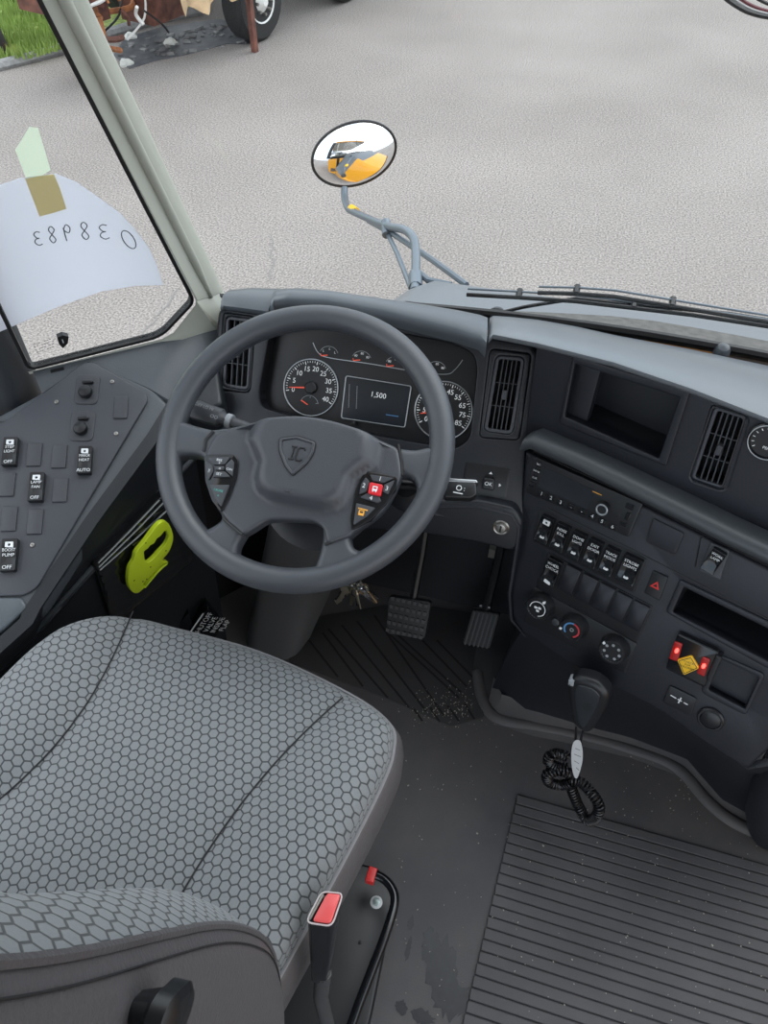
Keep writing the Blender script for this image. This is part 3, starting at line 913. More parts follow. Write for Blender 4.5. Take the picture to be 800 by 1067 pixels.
c = PF.px(509, 504, .008)
kb = mk('control_knob', *plate(PF, rnd([(c[0] - .011, c[1] - .010), (c[0] + .011, c[1] - .010), (c[0] + .009, c[1] + .010), (c[0] - .009, c[1] + .010)], .004), (), 0, .014, .003), M_blk, mc)
mk('legend', *MB().add(text_vf('OK', PF, c[0], c[1], .009, .0145)).add(plate(PF, [(c[0] - .003, c[1] + .016), (c[0] + .003, c[1] + .016), (c[0], c[1] + .020)], (), .0015, .002, 0)).add(plate(PF, [(c[0] + .017, c[1] - .003), (c[0] + .021, c[1]), (c[0] + .017, c[1] + .003)], (), .0015, .002, 0)).__dict__.values(), M_white, mc, smooth=False)
c = PK.px(521.5, 550.5, .008)
ig = mk('ignition_lock', *lathe(PK.pt(*c, .004), PK.n, [(.0145, 0), (.0145, .002), (.0125, .004), (.0095, .0025), (.0085, .006), (.007, .0065)], 30), M_steel, db)
mk('keyhole', *plate(PK, rnd([(c[0] - .0015, c[1] - .006), (c[0] + .0015, c[1] - .006), (c[0] + .0015, c[1] + .006), (c[0] - .0015, c[1] + .006)], .001), (), .008, .0110, 0), M_gask, ig)

# ------------------------------------------------------------------ vents
def vent(label, pl, o4, g4, nv, nh):
    cen = V((0, 0, 0))
    outr = rnd(pxs(pl, o4, 0), .008); gr = rnd(pxs(pl, g4, -.004), .005)
    for p in outr: cen += pl.pt(*p) / len(outr)
    t = thing('air_vent', label, 'air vent', tuple(cen), 'vertical air vents in the dashboard')
    mk('bezel', *plate(pl, offset(outr if area(outr) > 0 else outr[::-1], .0005), [offset(gr if area(gr) > 0 else gr[::-1], -.006)], -.016, .001, .003), M_pod, t)
    mk('grille_ring', *plate(pl, offset(gr if area(gr) > 0 else gr[::-1], -.0055), [gr], -.012, -.001, .0012), M_plate, t)  # paler plastic stands in for light catching the ring
    q = [V(pl.px(x, y, -.004)) for x, y in g4]   # TL TR BR BL
    vs, fs = loft([[pl.pt(*p, -.004) for p in gr], [pl.pt(*p, -.035) for p in gr]], closed=True)
    fs.append(tuple(range(len(gr), 2 * len(gr)))); mk('duct', vs, fs, M_void, t)
    for i in range(1, nv + 1):
        f = i / (nv + 1); a = q[0].lerp(q[1], f); b = q[3].lerp(q[2], f)
        d = V((.00085, 0))
        mk('fin', *plate(pl, [tuple(b - d), tuple(b + d), tuple(a + d), tuple(a - d)], (), -.014, -.004, 0), M_blank, t)
    for i in range(1, nh + 1):
        f = i / (nh + 1); a = q[0].lerp(q[3], f); b = q[1].lerp(q[2], f); d = V((0, .0007))
        mk('louvre', *plate(pl, [tuple(a - d), tuple(b - d), tuple(b + d), tuple(a + d)], (), -.02, -.0055, 0), M_blank, t)
    m_ = (q[0] + q[1] + q[2] + q[3]) / 4
    mk('adjuster_tab', *plate(pl, rnd([(m_.x - .004, m_.y - .008), (m_.x + .004, m_.y - .008), (m_.x + .004, m_.y + .008), (m_.x - .004, m_.y + .008)], .002), (), -.01, .004, .001), M_blank, t)
vent('tall air vent at left end of the instrument pod behind the wheel rim', PF, vl_out, [(239, 333), (261, 336), (257, 403), (235, 400)], 3, 2)
vent('tall air vent right of the gauges between steering wheel and open cubby', PF, vr_out, [(520, 374), (543, 376), (531, 449), (508, 446)], 4, 2)
vent('tall air vent right of the open cubby in the recessed dash', PU, vt_o, [(748, 427), (775, 436), (753, 506), (724, 497)], 4, 2)

# ------------------------------------------------------------------ instrument cluster
ic = thing('instrument_cluster', 'lit instrument cluster with two round dials and a screen behind the steering wheel', 'instrument cluster', tuple(PC.pt(0, 0, 0)))
mk('backplate', *plate(PC, offset(rnd(pxs(PC, clo, 0), .01)[::-1] if area(rnd(pxs(PC, clo, 0), .01)) < 0 else rnd(pxs(PC, clo, 0), .01), -.012), (), -.012, 0, 0), M_dial, ic)
def dial(cx, cy, rad, nums, a0, a1, needle, sub, tm='RPM'):
    c = PC.px(cx, cy, .001)
    f = mk('dial', *plate(PC, circle(c, rad), (), 0, .0008, 0), M_dial, ic)
    mk('dial_ring', *plate(PC, circle(c, rad + .0018, 56), [circle(c, rad - .0004, 56)], 0, .0035, .0008), M_silver, f)
    lg = MB(); n = len(nums)
    for i, s in enumerate(nums):
        t = R(a0 + (a1 - a0) * i / (n - 1))
        if s: lg.add(text_vf(s, PC, c[0] + math.cos(t) * rad * .68, c[1] + math.sin(t) * rad * .68, rad * .25, .0012))
    lg.build('numerals', M_lit, f, smooth=False)
    tk = MB(); N = (n - 1) * 5
    for i in range(N + 1):
        t = R(a0 + (a1 - a0) * i / N); big = i % 5 == 0
        u = V((math.cos(t), math.sin(t))); w_ = V((-u.y, u.x)) * (.0007 if big else .00035)
        r0, r1 = rad * (.84 if big else .89), rad * .955; C_ = V(c)
        tk.add(plate(PC, [tuple(C_ + u * r0 - w_), tuple(C_ + u * r1 - w_), tuple(C_ + u * r1 + w_), tuple(C_ + u * r0 + w_)], (), .0008, .0012, 0))
    tk.build('tick_marks', M_lit, f, smooth=False)
    t = R(needle); u = V((math.cos(t), math.sin(t))); w_ = V((-u.y, u.x)); C_ = V(c)
    mk('needle', *plate(PC, [tuple(C_ + u * .006 - w_ * .0016), tuple(C_ + u * rad * .82 - w_ * .0006), tuple(C_ + u * rad * .82 + w_ * .0006), tuple(C_ + u * .006 + w_ * .0016)], (), .002, .004, 0), M_needle if sub else M_needle, f)
    mk('needle_hub', *lathe(PC.pt(*c, .001), PC.n, [(rad * .22, 0), (rad * .22, .005), (rad * .18, .007)], 28), M_blk, f)
    # sub dial
    sc = (c[0] + rad * .02, c[1] - rad * .62)
    lg = MB()
    ar = [(sc[0] + math.cos(R(q)) * rad * .34, sc[1] + math.sin(R(q)) * rad * .34) for q in range(15, 170, 10)]
    lg.add(stroke_vf(PC, ar, .0009, .0014))
    for q in (20, 90, 160): lg.add(stroke_vf(PC, [(sc[0] + math.cos(R(q)) * rad * .34, sc[1] + math.sin(R(q)) * rad * .34), (sc[0] + math.cos(R(q)) * rad * .25, sc[1] + math.sin(R(q)) * rad * .25)], .001, .0014))
    lg.build('fuel_scale', M_grey, f, smooth=False)
    mk('sub_needle', *stroke_vf(PC, [(sc[0] - rad * .05, sc[1]), (sc[0] - rad * .32, sc[1] + rad * .12)], .0018, .002), M_needle, f, smooth=False)
    return c
dial(324, 404, .0495, ['0', '5', '10', '15', '20', '25', '30', '35', '40'], 195, -28, 188, True)
dial(462, 428, .0495, ['0', '5', '15', '25', '35', '45', '55', '65', '75', '85'], 215, -30, 196, False)
so = rnd(pxs(PC, [(360, 391), (429, 402), (422, 446), (355, 436)], .003), .005)
sc_ = mk('display', *plate(PC, so, (), 0, .002, 0), M_screen, ic)
so2 = so if area(so) > 0 else so[::-1]
mk('display_frame', *plate(PC, so2, [offset(so2, .0018)], .002, .004, .0006), M_silver, sc_)
c = PC.px(394, 412, .003)
mk('display_text', *text_vf('1,500', PC, c[0], c[1], .013, .0024), M_lit, sc_, smooth=False)
lg = MB()
for x0, y0, x1, y1 in [(364, 400, 363, 425), (372, 402, 371, 426)]:
    lg.add(stroke_vf(PC, [PC.px(x0, y0, .003), PC.px(x1, y1, .003)], .0007, .0025))
lg.build('display_lines', M_grey, sc_, smooth=False)
mk('display_bar', *stroke_vf(PC, [PC.px(402, 432, .003), PC.px(415, 434, .003)], .0014, .0025), M_blue, sc_, smooth=False)
mk('trip_button', *lathe(PC.pt(*PC.px(368, 441, .01), 0), PC.n, [(.0035, 0), (.0035, .014), (.0025, .015)], 12), M_blk, ic)
# strip of four small gauges
st = [(327, 358), (340, 359), (400, 363), (440, 369), (480, 380), (470, 390), (440, 387), (345, 374), (335, 370)]
sp2 = spline(pxs(PC, [(326, 357), (332, 368), (344, 373), (385, 379), (432, 387), (464, 390), (474, 385), (482, 375)], .002), 6, closed=False)
mk('gauge_strip_line', *stroke_vf(PC, sp2, .0013, .0022), M_silver, ic, smooth=False)
for k, (x, y) in enumerate([(343, 366), (377, 371), (412, 377), (455, 382)]):
    c = PC.px(x, y, .002); r_ = .017
    ar = [(c[0] + math.cos(R(q)) * r_, c[1] - .006 + math.sin(R(q)) * r_ * .85) for q in range(20, 165, 12)]
    f = mk('small_gauge', *stroke_vf(PC, ar, .0009, .0018), M_grey, ic, smooth=False)
    lg = MB()
    for q, s in ((150, 'E'), (90, '½'), (30, 'F')):
        lg.add(text_vf('80' if k else 'L', PC, c[0] + math.cos(R(q)) * r_ * .72, c[1] - .006 + math.sin(R(q)) * r_ * .6, .0055, .0018))
    lg.build('numerals', M_lit, f, smooth=False)
    mk('needle', *stroke_vf(PC, [(c[0] - .002, c[1] - .007), (c[0] - .014, c[1] - .010), (c[0] - .015, c[1] - .006)], .0016, .0024), M_needle, f, smooth=False)

# ------------------------------------------------------------------ round gauge at the right edge
c = PU.px(801, 459, 0)
rg = thing('round_gauge', 'small round black gauge with chrome ring at right end of the dash', 'gauge', tuple(PU.pt(*c)))
mk('gauge_ring', *lathe(PU.pt(*c, 0), PU.n, [(.028, 0), (.028, .007), (.025, .009), (.0235, .006), (.0235, .004)], 36), M_gloss, rg)
mk('gauge_face', *plate(PU, circle(c, .0232), (), .004, .0052, 0), M_dial, rg)
mk('chrome_lip', *plate(PU, circle(c, .0265, 40), [circle(c, .0250, 40)], .008, .0098, .0004), M_silver, rg)
tk = MB()
for i in range(13):
    t = R(220 - 260 * i / 12); u = V((math.cos(t), math.sin(t)))
    tk.add(stroke_vf(PU, [V(c) + u * .018, V(c) + u * .0215], .0009, .0055))
tk.add(text_vf('PSI', PU, c[0], c[1] - .010, .006, .0053))
tk.build('gauge_marks', M_lit, rg, smooth=False)

# ------------------------------------------------------------------ stereo
ro = pxs(PD, [(558, 476), (670, 525), (655, 560), (547, 512)], .004)
cs = thing('car_stereo', 'slim black car radio with round volume knob at top of the console', 'car radio', tuple(PD.pt(*ro[3])))
mk('body', *plate(PD, rnd(ro, .004), (), 0, .005, .0012), M_blk, cs)
mk('display_window', *plate(PD, rnd(pxs(PD, [(567, 487), (620, 511), (612, 531), (561, 507)], .005), .002), (), .005, .0056, 0), M_screen, cs)
RA = rotof(PD, 558, 476, 670, 525)
kc = PD.px(627, 531, .016)
kn_ = mk('volume_knob', *lathe(PD.pt(*kc, .005), PD.n, [(.0105, 0), (.0100, .012), (.0088, .013), (.0084, .011), (.001, .011)], 30), M_blk, cs)
mk('knob_ring', *plate(PD, circle(kc, .0098, 32), [circle(kc, .0072, 32)], .0155, .0185, .0006), M_silver, kn_)
for i, (x, y) in enumerate([(564, 514.5), (574, 519), (584, 523.5), (595, 528.5), (606, 533), (617, 538), (627, 543.5), (638, 549)]):
    q, c = rq(PD, x, y, .0125, .009, RA, .007)
    b_ = mk('preset_button', *plate(PD, rnd(q, .001), (), .005, .0068, .0006), M_gloss, cs)
    s = '123--456'[i]
    mk('legend', *text_vf(s, PD, c[0], c[1], .0085, .0069, RA), M_white, b_, smooth=False)
for i, (x, y) in enumerate([(561, 484), (559, 491), (557, 498), (554, 505)]):
    q, c = rq(PD, x, y, .010, .0085, RA, .007)
    b_ = mk('side_button', *plate(PD, rnd(q, .001), (), .005, .0068, .0006), M_gloss, cs)
    if i < 3: mk('legend', *text_vf(['SRC', 'BAND', 'CLK'][i], PD, c[0], c[1], .0042, .0069, RA), M_white, b_, smooth=False)
for (x, y, w_, h_) in [(656, 528, .013, .009), (654, 538, .008, .014), (649, 546, .011, .006)]:
    q, c = rq(PD, x, y, w_, h_, RA, .006)
    mk('port_cover', *plate(PD, rnd(q, .001), (), .005, .0066, .0005), M_gloss, cs)
c = PD.px(643, 537, .006)
mk('aux_jack', *lathe(PD.pt(*c, .005), PD.n, [(.0042, 0), (.0042, .001), (.0025, .0012), (.0024, .0003)], 18), M_blk, cs)
c = PD.px(622, 514, .006)
mk('printed_line', *stroke_vf(PD, [(c[0] - .008 * math.cos(RA), c[1] - .008 * math.sin(RA)), (c[0] + .008 * math.cos(RA), c[1] + .008 * math.sin(RA))], .0012, .0057), M_org, cs, smooth=False)

# ------------------------------------------------------------------ rocker rows
sb = thing('rocker_switch_bank', 'upper row of six black rocker switches below the radio', 'switches', tuple(PD.pt(*PD.px(610, 590))))
fr_o = rnd(pxs(PD, [(562, 531), (674, 583), (660, 618), (554, 563)], .002), .004)
mk('bank_frame', *plate(PD, fr_o, (), 0, .002, .001), M_blk, sb)
RB = rotof(PD, 560, 550, 665, 600) ; SK = R(0)
names = [['#', ], ['NOISE', 'KILL'], ['DOME', 'LIGHTS'], ['EXIT', 'DOOR'], ['TRACK', 'MODE'], ['STROBE', 'LIGHTS']]
icons = [M_grey]
for i, (x, y) in enumerate([(567, 552), (583, 560), (600, 568.5), (617, 576.5), (634, 585), (655, 594)]):
    rocker(PD, x, y, .0235 if i < 5 else .031, .049, RB, names[i], sb, None, hh=.010, mm=M_gloss)
    # little pictogram near the foot
    a, b = PD.px(x, y, .012)
    s, c_ = math.sin(RB), math.cos(RB); a += s * .015; b -= c_ * .015
    q = [(a + p * c_ - r_ * s, b + p * s + r_ * c_) for p, r_ in [(-.0042, -.0012), (-.001, -.002), (.003, -.0018), (.0042, 0), (.002, .0018), (-.001, .0004), (-.0035, .0018)]]
    pc_ = mk('pictogram', *plate(PD, q, (), .010, .0125, 0), M_white, sb.children[-1], smooth=False)
sb2 = thing('rocker_switch_bank', 'lower row with one lettered rocker switch and five blank ribs above the knobs', 'switches', tuple(PD.pt(*PD.px(620, 625))))
fr_o = rnd(pxs(PD, [(571, 576), (680, 632), (663, 670), (558, 611)], .002), .004)
mk('bank_frame', *plate(PD, fr_o, (), 0, .002, .001), M_blk, sb2)
RB2 = rotof(PD, 573, 595, 660, 640)
rocker(PD, 574, 596, .026, .050, RB2, ['WHEEL', 'CHOCK'], sb2, None, hh=.010, mm=M_gloss)
a, b = PD.px(570, 606, .012)
mk('pictogram', *plate(PD, rnd([(a - .006, b - .003), (a + .006, b - .005), (a + .006, b), (a - .006, b + .003)], .002), (), .010, .0122, 0), M_white, sb2.children[-1], smooth=False)
for i, (x, y) in enumerate([(592.5, 605), (610, 614.5), (627.5, 624), (645, 633.5), (662.5, 643)]):
    q, c = rq(PD, x, y, .0262, .050, RB2, .010)
    def hf(a, b, c=c):
        t = (-(a - c[0]) * math.sin(RB2) + (b - c[1]) * math.cos(RB2)) / .025
        return -.004 * t * t
    mk('blank_cover', *plate(PD, rnd(q, .001), (), 0, .012, .001, grid=.007, hf=hf), M_blank if False else M_con, sb2)

# ------------------------------------------------------------------ climate panel
cp = thing('climate_control_panel', 'black heater control panel with three round knobs low on the console', 'climate control', tuple(PD.pt(*PD.px(600, 660))))
mk('faceplate', *plate(PD, rnd(pxs(PD, [(555, 611), (664, 671), (651, 702), (545, 648)], .002), .004), (), 0, .002, .001), M_blk, cp)
def ribs(t): return 1 + .018 * math.cos(t * 24)
for i, (x, y, rr_) in enumerate([(559.5, 635, .0225), (595, 657, .0215), (637, 680, .0225)]):
    c = PD.px(x, y, .022)
    k_ = mk('knob', *lathe(PD.pt(*c, .002), PD.n, [(rr_ * 1.12, 0), (rr_ * 1.08, .006), (rr_, .016), (rr_ * .93, .020), (rr_ * .80, .020), (rr_ * .76, .0175), (.001, .0175)], 48, fn=ribs), M_blk, cp)
    if i == 1:
        a1 = [(c[0] + math.cos(R(q)) * rr_ * .60, c[1] + math.sin(R(q)) * rr_ * .60) for q in range(90, 231, 10)]
        a2 = [(c[0] + math.cos(R(q)) * rr_ * .60, c[1] + math.sin(R(q)) * rr_ * .60) for q in range(-60, 91, 10)]
        mk('cold_arc', *stroke_vf(PD, a1, .003, .0205), M_blue, k_, smooth=False)
        mk('hot_arc', *stroke_vf(PD, a2, .003, .0205), M_hot, k_, smooth=False)
        mk('legend', *plate(PD, circle(c, .0035, 16), [circle(c, .0022, 16)], .0175, .0203, 0), M_grey, k_, smooth=False)
    elif i == 0:
        a1 = [(c[0] + math.cos(R(q)) * rr_ * .62, c[1] + math.sin(R(q)) * rr_ * .62) for q in range(-70, 200, 10)]
        lg = MB().add(stroke_vf(PD, a1, .0016, .0205))
        for q in (45, 165, 285): lg.add(plate(PD, circle((c[0] + math.cos(R(q)) * .004, c[1] + math.sin(R(q)) * .004), .0032, 10, .0022), (), .0175, .0203, 0))
        lg.build('legend', M_white, k_, smooth=False)
    else:
        lg = MB()
        for q in (100, 50, 0, -50, 150, 200, 250): lg.add(plate(PD, circle((c[0] + math.cos(R(q)) * rr_ * .58, c[1] + math.sin(R(q)) * rr_ * .58), .0026, 8), (), .0175, .0203, 0))
        lg.build('legend', M_grey, k_, smooth=False)
    qa = R({0: 70, 1: 200, 2: 150}[i]); pcn = (c[0] + math.cos(qa) * rr_ * .88, c[1] + math.sin(qa) * rr_ * .88)
    mk('pointer', *plate(PD, circle(pcn, .0024, 10), (), .018, .0232, 0), M_white, k_)
    if i != 1:
        mk('shine_ring', *plate(PD, circle(c, rr_ * .84, 40), [circle(c, rr_ * .79, 40)], .0195, .0212, .0003), M_silver, k_)
c = PD.px(579, 648, .004)
mk('round_button', *lathe(PD.pt(*c, .002), PD.n, [(.0075, 0), (.0070, .004), (.005, .005)], 20), M_blank, cp)

# ------------------------------------------------------------------ alert unit
al = thing('alert_light_unit', 'black box with two red lights and a yellow diamond warning sign on console', 'warning light', tuple(PD.pt(*PD.px(712, 700))))
mk('housing', *plate(PD, rnd(pxs(PD, [(706, 660), (749, 680), (734, 717), (693, 697)], .012), .005), (), 0, .012, .002), M_gloss, al)
mk('side_cap', *plate(PD, rnd(pxs(PD, [(746, 683), (752, 686), (741, 711), (735, 708)], .018), .002), (), 0, .018, .0015), M_blk, al)
def quadpx(pl, pts, h): return pxs(pl, pts, h)
mk('lens', *plate(PD, rnd(pxs(PD, [(703, 668), (711, 671), (706, 689), (697, 686)], .013), .003), (), .012, .0145, .001), M_ledglow, al)
mk('lens', *plate(PD, rnd(pxs(PD, [(732, 684), (740, 687), (734, 705), (726, 701)], .013), .003), (), .012, .0145, .001), M_ledglow, al)
for (x, y) in [(705, 678), (733, 694)]:
    c = PD.px(x, y, .015); mk('led', *plate(PD, circle(c, .0028, 14, .0048), (), .0143, .0165, .001), M_led, al)
sg = rnd(pxs(PD, [(705, 688), (720, 684), (728, 697), (712, 704)], .017), .003)
sgo = mk('diamond_sign', *plate(PD, sg, (), .012, .016, .0008), M_sign, al)
sg2 = sg if area(sg) > 0 else sg[::-1]
mk('sign_border', *plate(PD, offset(sg2, .0018), [offset(sg2, .0026)], .016, .0166, 0), M_gask, sgo)
cc = V((0, 0))
for p in sg: cc += V(p) / len(sg)
ra = R(12)
tx = MB()
for i, s in enumerate(['CHECK', 'FOR', 'CHILDREN']): tx.add(text_vf(s, PD, cc.x, cc.y + .005 - .005 * i, .0048, .0162, ra))
tx.build('sign_lettering', M_gask, sgo, smooth=False)
# ================================================================== STEERING WHEEL
sw = thing('steering_wheel', 'large dark grey four spoke steering wheel with shield badge and button pods', 'steering wheel', tuple(PW.P))
RM, rm = .2035, .0185
N = 96; M_ = 16
vs = []; fs = []
for i in range(N):
    t = 2 * math.pi * i / N; d = (math.cos(t), math.sin(t))
    for j in range(M_):
        s = 2 * math.pi * j / M_
        rr = RM + rm * math.cos(s)
        vs.append(PW.pt(d[0] * rr, d[1] * rr, rm * math.sin(s) * .95))
for i in range(N):
    for j in range(M_):
        fs.append((i * M_ + j, ((i + 1) % N) * M_ + j, ((i + 1) % N) * M_ + (j + 1) % M_, i * M_ + (j + 1) % M_))
mk('rim', vs, fs, M_wheel, sw)
hS = -.012
holeL = [(186, 484), (190, 476), (211, 477), (214, 490), (217, 508), (225, 527), (232, 540), (226, 547), (214, 553), (205, 551), (196, 538), (189, 519), (185, 500)]
holeB = [(262, 549), (275, 541), (304, 540), (325, 541), (335, 546), (337, 560), (335, 572), (332, 582), (326, 593), (306, 598), (282, 596), (262, 590), (250, 582), (248, 572), (254, 560)]
holeR = [(366, 553), (380, 547), (398, 533), (410, 512), (416, 497), (430, 500), (434, 512), (428, 530), (416, 547), (401, 562), (386, 572), (374, 574), (367, 568)]
def arcpx(n=0): pass
rin = RM - rm * .35
# the big upper opening: rim inner edge and the top of the hub
topl = V(PW.px(196, 441, 0)); topr = V(PW.px(440, 466, 0))
ang0 = math.atan2(topr.y, topr.x); ang1 = math.atan2(topl.y, topl.x)
if ang1 < ang0: ang1 += 2 * math.pi
ri2 = RM - rm * .75
arc = [(math.cos(ang0 + (ang1 - ang0) * i / 40) * ri2, math.sin(ang0 + (ang1 - ang0) * i / 40) * ri2) for i in range(41)]
hub_top = [PW.px(x, y, 0) for x, y in [(206, 445), (222, 449), (240, 447), (281, 442), (316, 440), (347, 445), (382, 456), (414, 468), (432, 470)]]
holeT = arc + hub_top
hs = [[tuple(p) for p in spline([PW.px(x, y, 0) for x, y in h], 4)] for h in (holeL, holeB, holeR)] + [rnd(holeT, .004, 3)]
vf = plate(PW, circle((0, 0), RM, 96), hs, -.016, .010, .0, seg=5, rh=.010)
mk('spoke_frame', *vf, M_wheel, sw, sharp=60)
# hub cover, domed
cov = [(213, 467), (222, 450), (237, 443), (281, 438), (316, 436), (347, 441), (382, 452), (414, 464), (417, 480), (418, 493), (409, 514), (396, 534), (367, 553), (364, 557), (339, 566), (336, 548), (325, 541), (303, 540), (277, 540), (265, 548), (252, 556), (233, 540), (222, 522), (214, 500), (211, 478)]
cpl = rnd(pxs(PW, cov, .022), [.010, .012, .01, .02, .02, .02, .02, .008, 0, .006, .02, .02, .006, .004, .008, .01, .01, .02, .02, .01, .005, .01, .01, .01, .01], 4)
podL = [(213, 474), (243, 474), (247, 480), (245, 497), (238, 517), (230, 532), (221, 521), (214, 500)]
podR = [(384, 491), (413, 497), (411, 508), (401, 524), (386, 540), (366, 551), (365, 540), (371, 510), (377, 497)]
cc0 = V(PW.px(318, 482, .03))
def crown(a, b):
    d = V((a - cc0.x, b - cc0.y)); hw = .098 if d.y > .02 else max(.072, .098 - (.02 - d.y) * .9); q = max(0, 1 - (abs(d.x) / hw) ** 4 - (abs(d.y) / (.10 if d.y > 0 else .062)) ** 4)
    return .022 * min(1, q * 1.6) ** .8 if q > 0 else 0
vf = plate(PW, cpl, (), -.005, .015, .005, seg=4, grid=.006, hf=crown)
mk('hub_cover', *vf, M_hub, sw, sharp=60)
# seams between cover and spokes
for pts in ([(222, 449), (214, 458), (212, 470)], [(415, 463), (418, 480), (419, 495)], [(232, 540), (242, 549), (252, 557)], [(338, 567), (352, 561), (366, 555)]):
    P = [PW.pt(*PW.px(x, y, .012), .011) for x, y in pts]
    mk('cover_seam', *tube(P, .0024, 6), M_gask, sw)
# badge: raised shield outline with two letters
sh = [(291, 457), (310, 454.5), (329, 461), (327, 472), (320, 483), (305, 496), (297, 486), (291, 470)]
hB = .037
PWb = PW.up(hB)
s1 = rnd([PWb.px(x, y) for x, y in sh], .004)
s1 = s1 if area(s1) > 0 else s1[::-1]
bdg = mk('badge', *plate(PWb, s1, (), -.004, .0012, .001), M_hub, sw)
mk('badge_rim', *plate(PWb, offset(s1, .0005), [offset(s1, .004)], .0, .0030, .0012), M_hub, bdg)
mk('badge_groove', *plate(PWb, offset(s1, -.0012), [offset(s1, .0002)], -.002, .0008, 0), M_gask, bdg)
c = V(PWb.px(309.5, 473))
lt = MB()
# slab serif I and a C, drawn as raised strokes
rt_ = R(0)
def loc2(x, y): return (c.x + x, c.y + y)
for p in ([(-.0095, .0095), (-.002, .0095)], [(-.0105, -.0095), (-.003, -.0095)], [(-.0055, .0095), (-.0065, -.0095)]):
    lt.add(tube([PWb.pt(*loc2(*q), .0016) for q in p], .0013, 6))
lt.add(tube([PWb.pt(*loc2(*q), .0016) for q in [(.0105, .0065), (.0095, .0095), (.0025, .0095), (.0005, .007), (-.0005, -.007), (.001, -.0095), (.0075, -.0095), (.009, -.007)]], .0013, 6))
lt.build('badge_letters', M_gask, bdg)
mk('emblem_mark', *tube([PW.pt(*PW.px(x, y, .036), .0365) for x, y in [(296, 509), (297, 512), (301, 513), (304, 510)]], .0007, 5), M_gask, sw)
# pods
def pod(pts, hub_m, name='button_pod'):
    o = [tuple(p) for p in rnd(pxs(PW, pts, .020), .004)]
    o = o if area(o) > 0 else o[::-1]
    p_ = mk(name, *plate(PW, offset(o, -.0015), (), .008, .0175, .001), M_gloss, sw)
    return p_, o
pL, oL = pod(podL, 0); pR, oR = pod(podR, 0)
PWp = PW.up(.0175)
def keys(parent, polys, m, hh=.003):
    for q in polys:
        mk('button', *plate(PWp, rnd([PWp.px(x, y, hh) for x, y in q], .0015), (), 0, hh, .0008), m, parent)
keys(pL, [[(216, 477), (240, 476), (234, 484), (222, 484)], [(241, 478), (244, 482), (242, 496), (235, 490), (235, 484)], [(221, 497), (240, 497), (234, 491), (223, 491)], [(214, 480), (221, 485), (222, 491), (217, 500), (215, 492)], [(224, 486), (233, 486), (233, 489.5), (224, 489.5)], [(218, 505), (239, 505), (230, 528), (224, 519)]], M_blank)
keys(pR, [[(385, 494), (410, 498), (400, 503), (388, 501)], [(411, 500), (404, 515), (398, 512), (400, 505)], [(375, 518), (382, 514), (394, 515), (397, 522), (393, 524)], [(381, 497), (385, 502), (382, 512), (374, 515), (376, 504)], [(371, 524), (391, 529), (382, 538), (368, 547)]], M_blank)
rb_ = mk('red_button', *plate(PWp, rnd([PWp.px(x, y, .006) for x, y in [(385, 502), (399, 505), (396, 517), (383, 514)]], .003), (), 0, .006, .0012), M_redbtn, pR)
rb_['label'] = 'red square button'
def glyphs(parent, items, m, hh, nm='legend'):
    g = MB()
    for (x, y, s, sz) in items:
        a, b = PWp.px(x, y, hh); g.add(text_vf(s, PWp, a, b, sz, hh, R(-2)))
    return g.build(nm, m, parent, smooth=False)
glyphs(pR, [(396, 499, '1', .009), (379, 506, '2', .009), (403, 509, '3', .009), (386.5, 519, '4', .009)], M_white, .0032)
a, b = PWp.px(390.5, 509.5, .006)
g = MB().add(plate(PWp, rnd([(a - .0035, b - .003), (a + .0035, b - .003), (a + .0035, b + .004), (a - .0035, b + .004)], .001), [[(a - .0022, b), (a + .0022, b), (a + .0022, b + .0026), (a - .0022, b + .0026)]], .006, .0066, 0)).add(plate(PWp, [(a - .003, b - .0045), (a - .0015, b - .0045), (a - .0015, b - .003), (a - .003, b - .003)], (), .006, .0066, 0)).add(plate(PWp, [(a + .0015, b - .0045), (a + .003, b - .0045), (a + .003, b - .003), (a + .0015, b - .003)], (), .006, .0066, 0))
g.build('bus_symbol', M_white, rb_, smooth=False)
a, b = PWp.px(376.5, 534, .003)
g = MB().add(plate(PWp, rnd([(a - .004, b - .0045), (a + .004, b - .0045), (a + .004, b + .003), (a - .004, b + .003)], .001), [[(a - .0024, b - .001), (a + .0024, b - .001), (a + .0024, b + .0018), (a - .0024, b + .0018)]], .003, .0036, 0)).add(plate(PWp, [(a - .006, b + .0045), (a + .008, b + .0035), (a + .008, b + .0052), (a - .006, b + .006)], (), .003, .0036, 0))
g.build('bus_symbol', M_org, pR, smooth=False)
glyphs(pL, [(228.5, 479.5, 'RES', .0055), (228.5, 482.5, '+', .006), (228, 494, 'SET', .0055), (239, 489, 'CAN', .0045), (218, 490, '||', .006), (229, 488, 'o', .006)], M_white, .0032)
glyphs(pL, [(227.5, 511, 'CRUISE', .0045), (227.5, 516, 'o', .005)], M_teal, .0032, 'teal_legend')

# ------------------------------------------------------------------ column
PWd = PW.n
sc0 = PW.P
scn = thing('steering_column', 'black ribbed steering column shroud with two stalks behind the wheel', 'steering column', (-.34, .90, .05))
cb = sc0 - PW.n * .055 - PW.v * .03
axis = (PW.n * -1)
shr = [(cb + axis * t, r_) for t, r_ in [(0, .045), (.03, .054), (.06, .056), (.10, .058), (.16, .060), (.20, .060)]]
mk('shroud', *tube([p for p, r_ in shr], [r_ for p, r_ in shr], 24), M_pod, scn)
for k in range(7):
    c = cb + axis * (.055 + k * .009)
    mk('boot_ring', *lathe(c, axis, [(.070 + .003 * k, 0), (.078 + .003 * k, .003), (.070 + .003 * k, .006)], 36), M_pod, scn)
M_boot = mat('column_boot', (.085, .088, .092), .5, bump=.3, bscale=300)
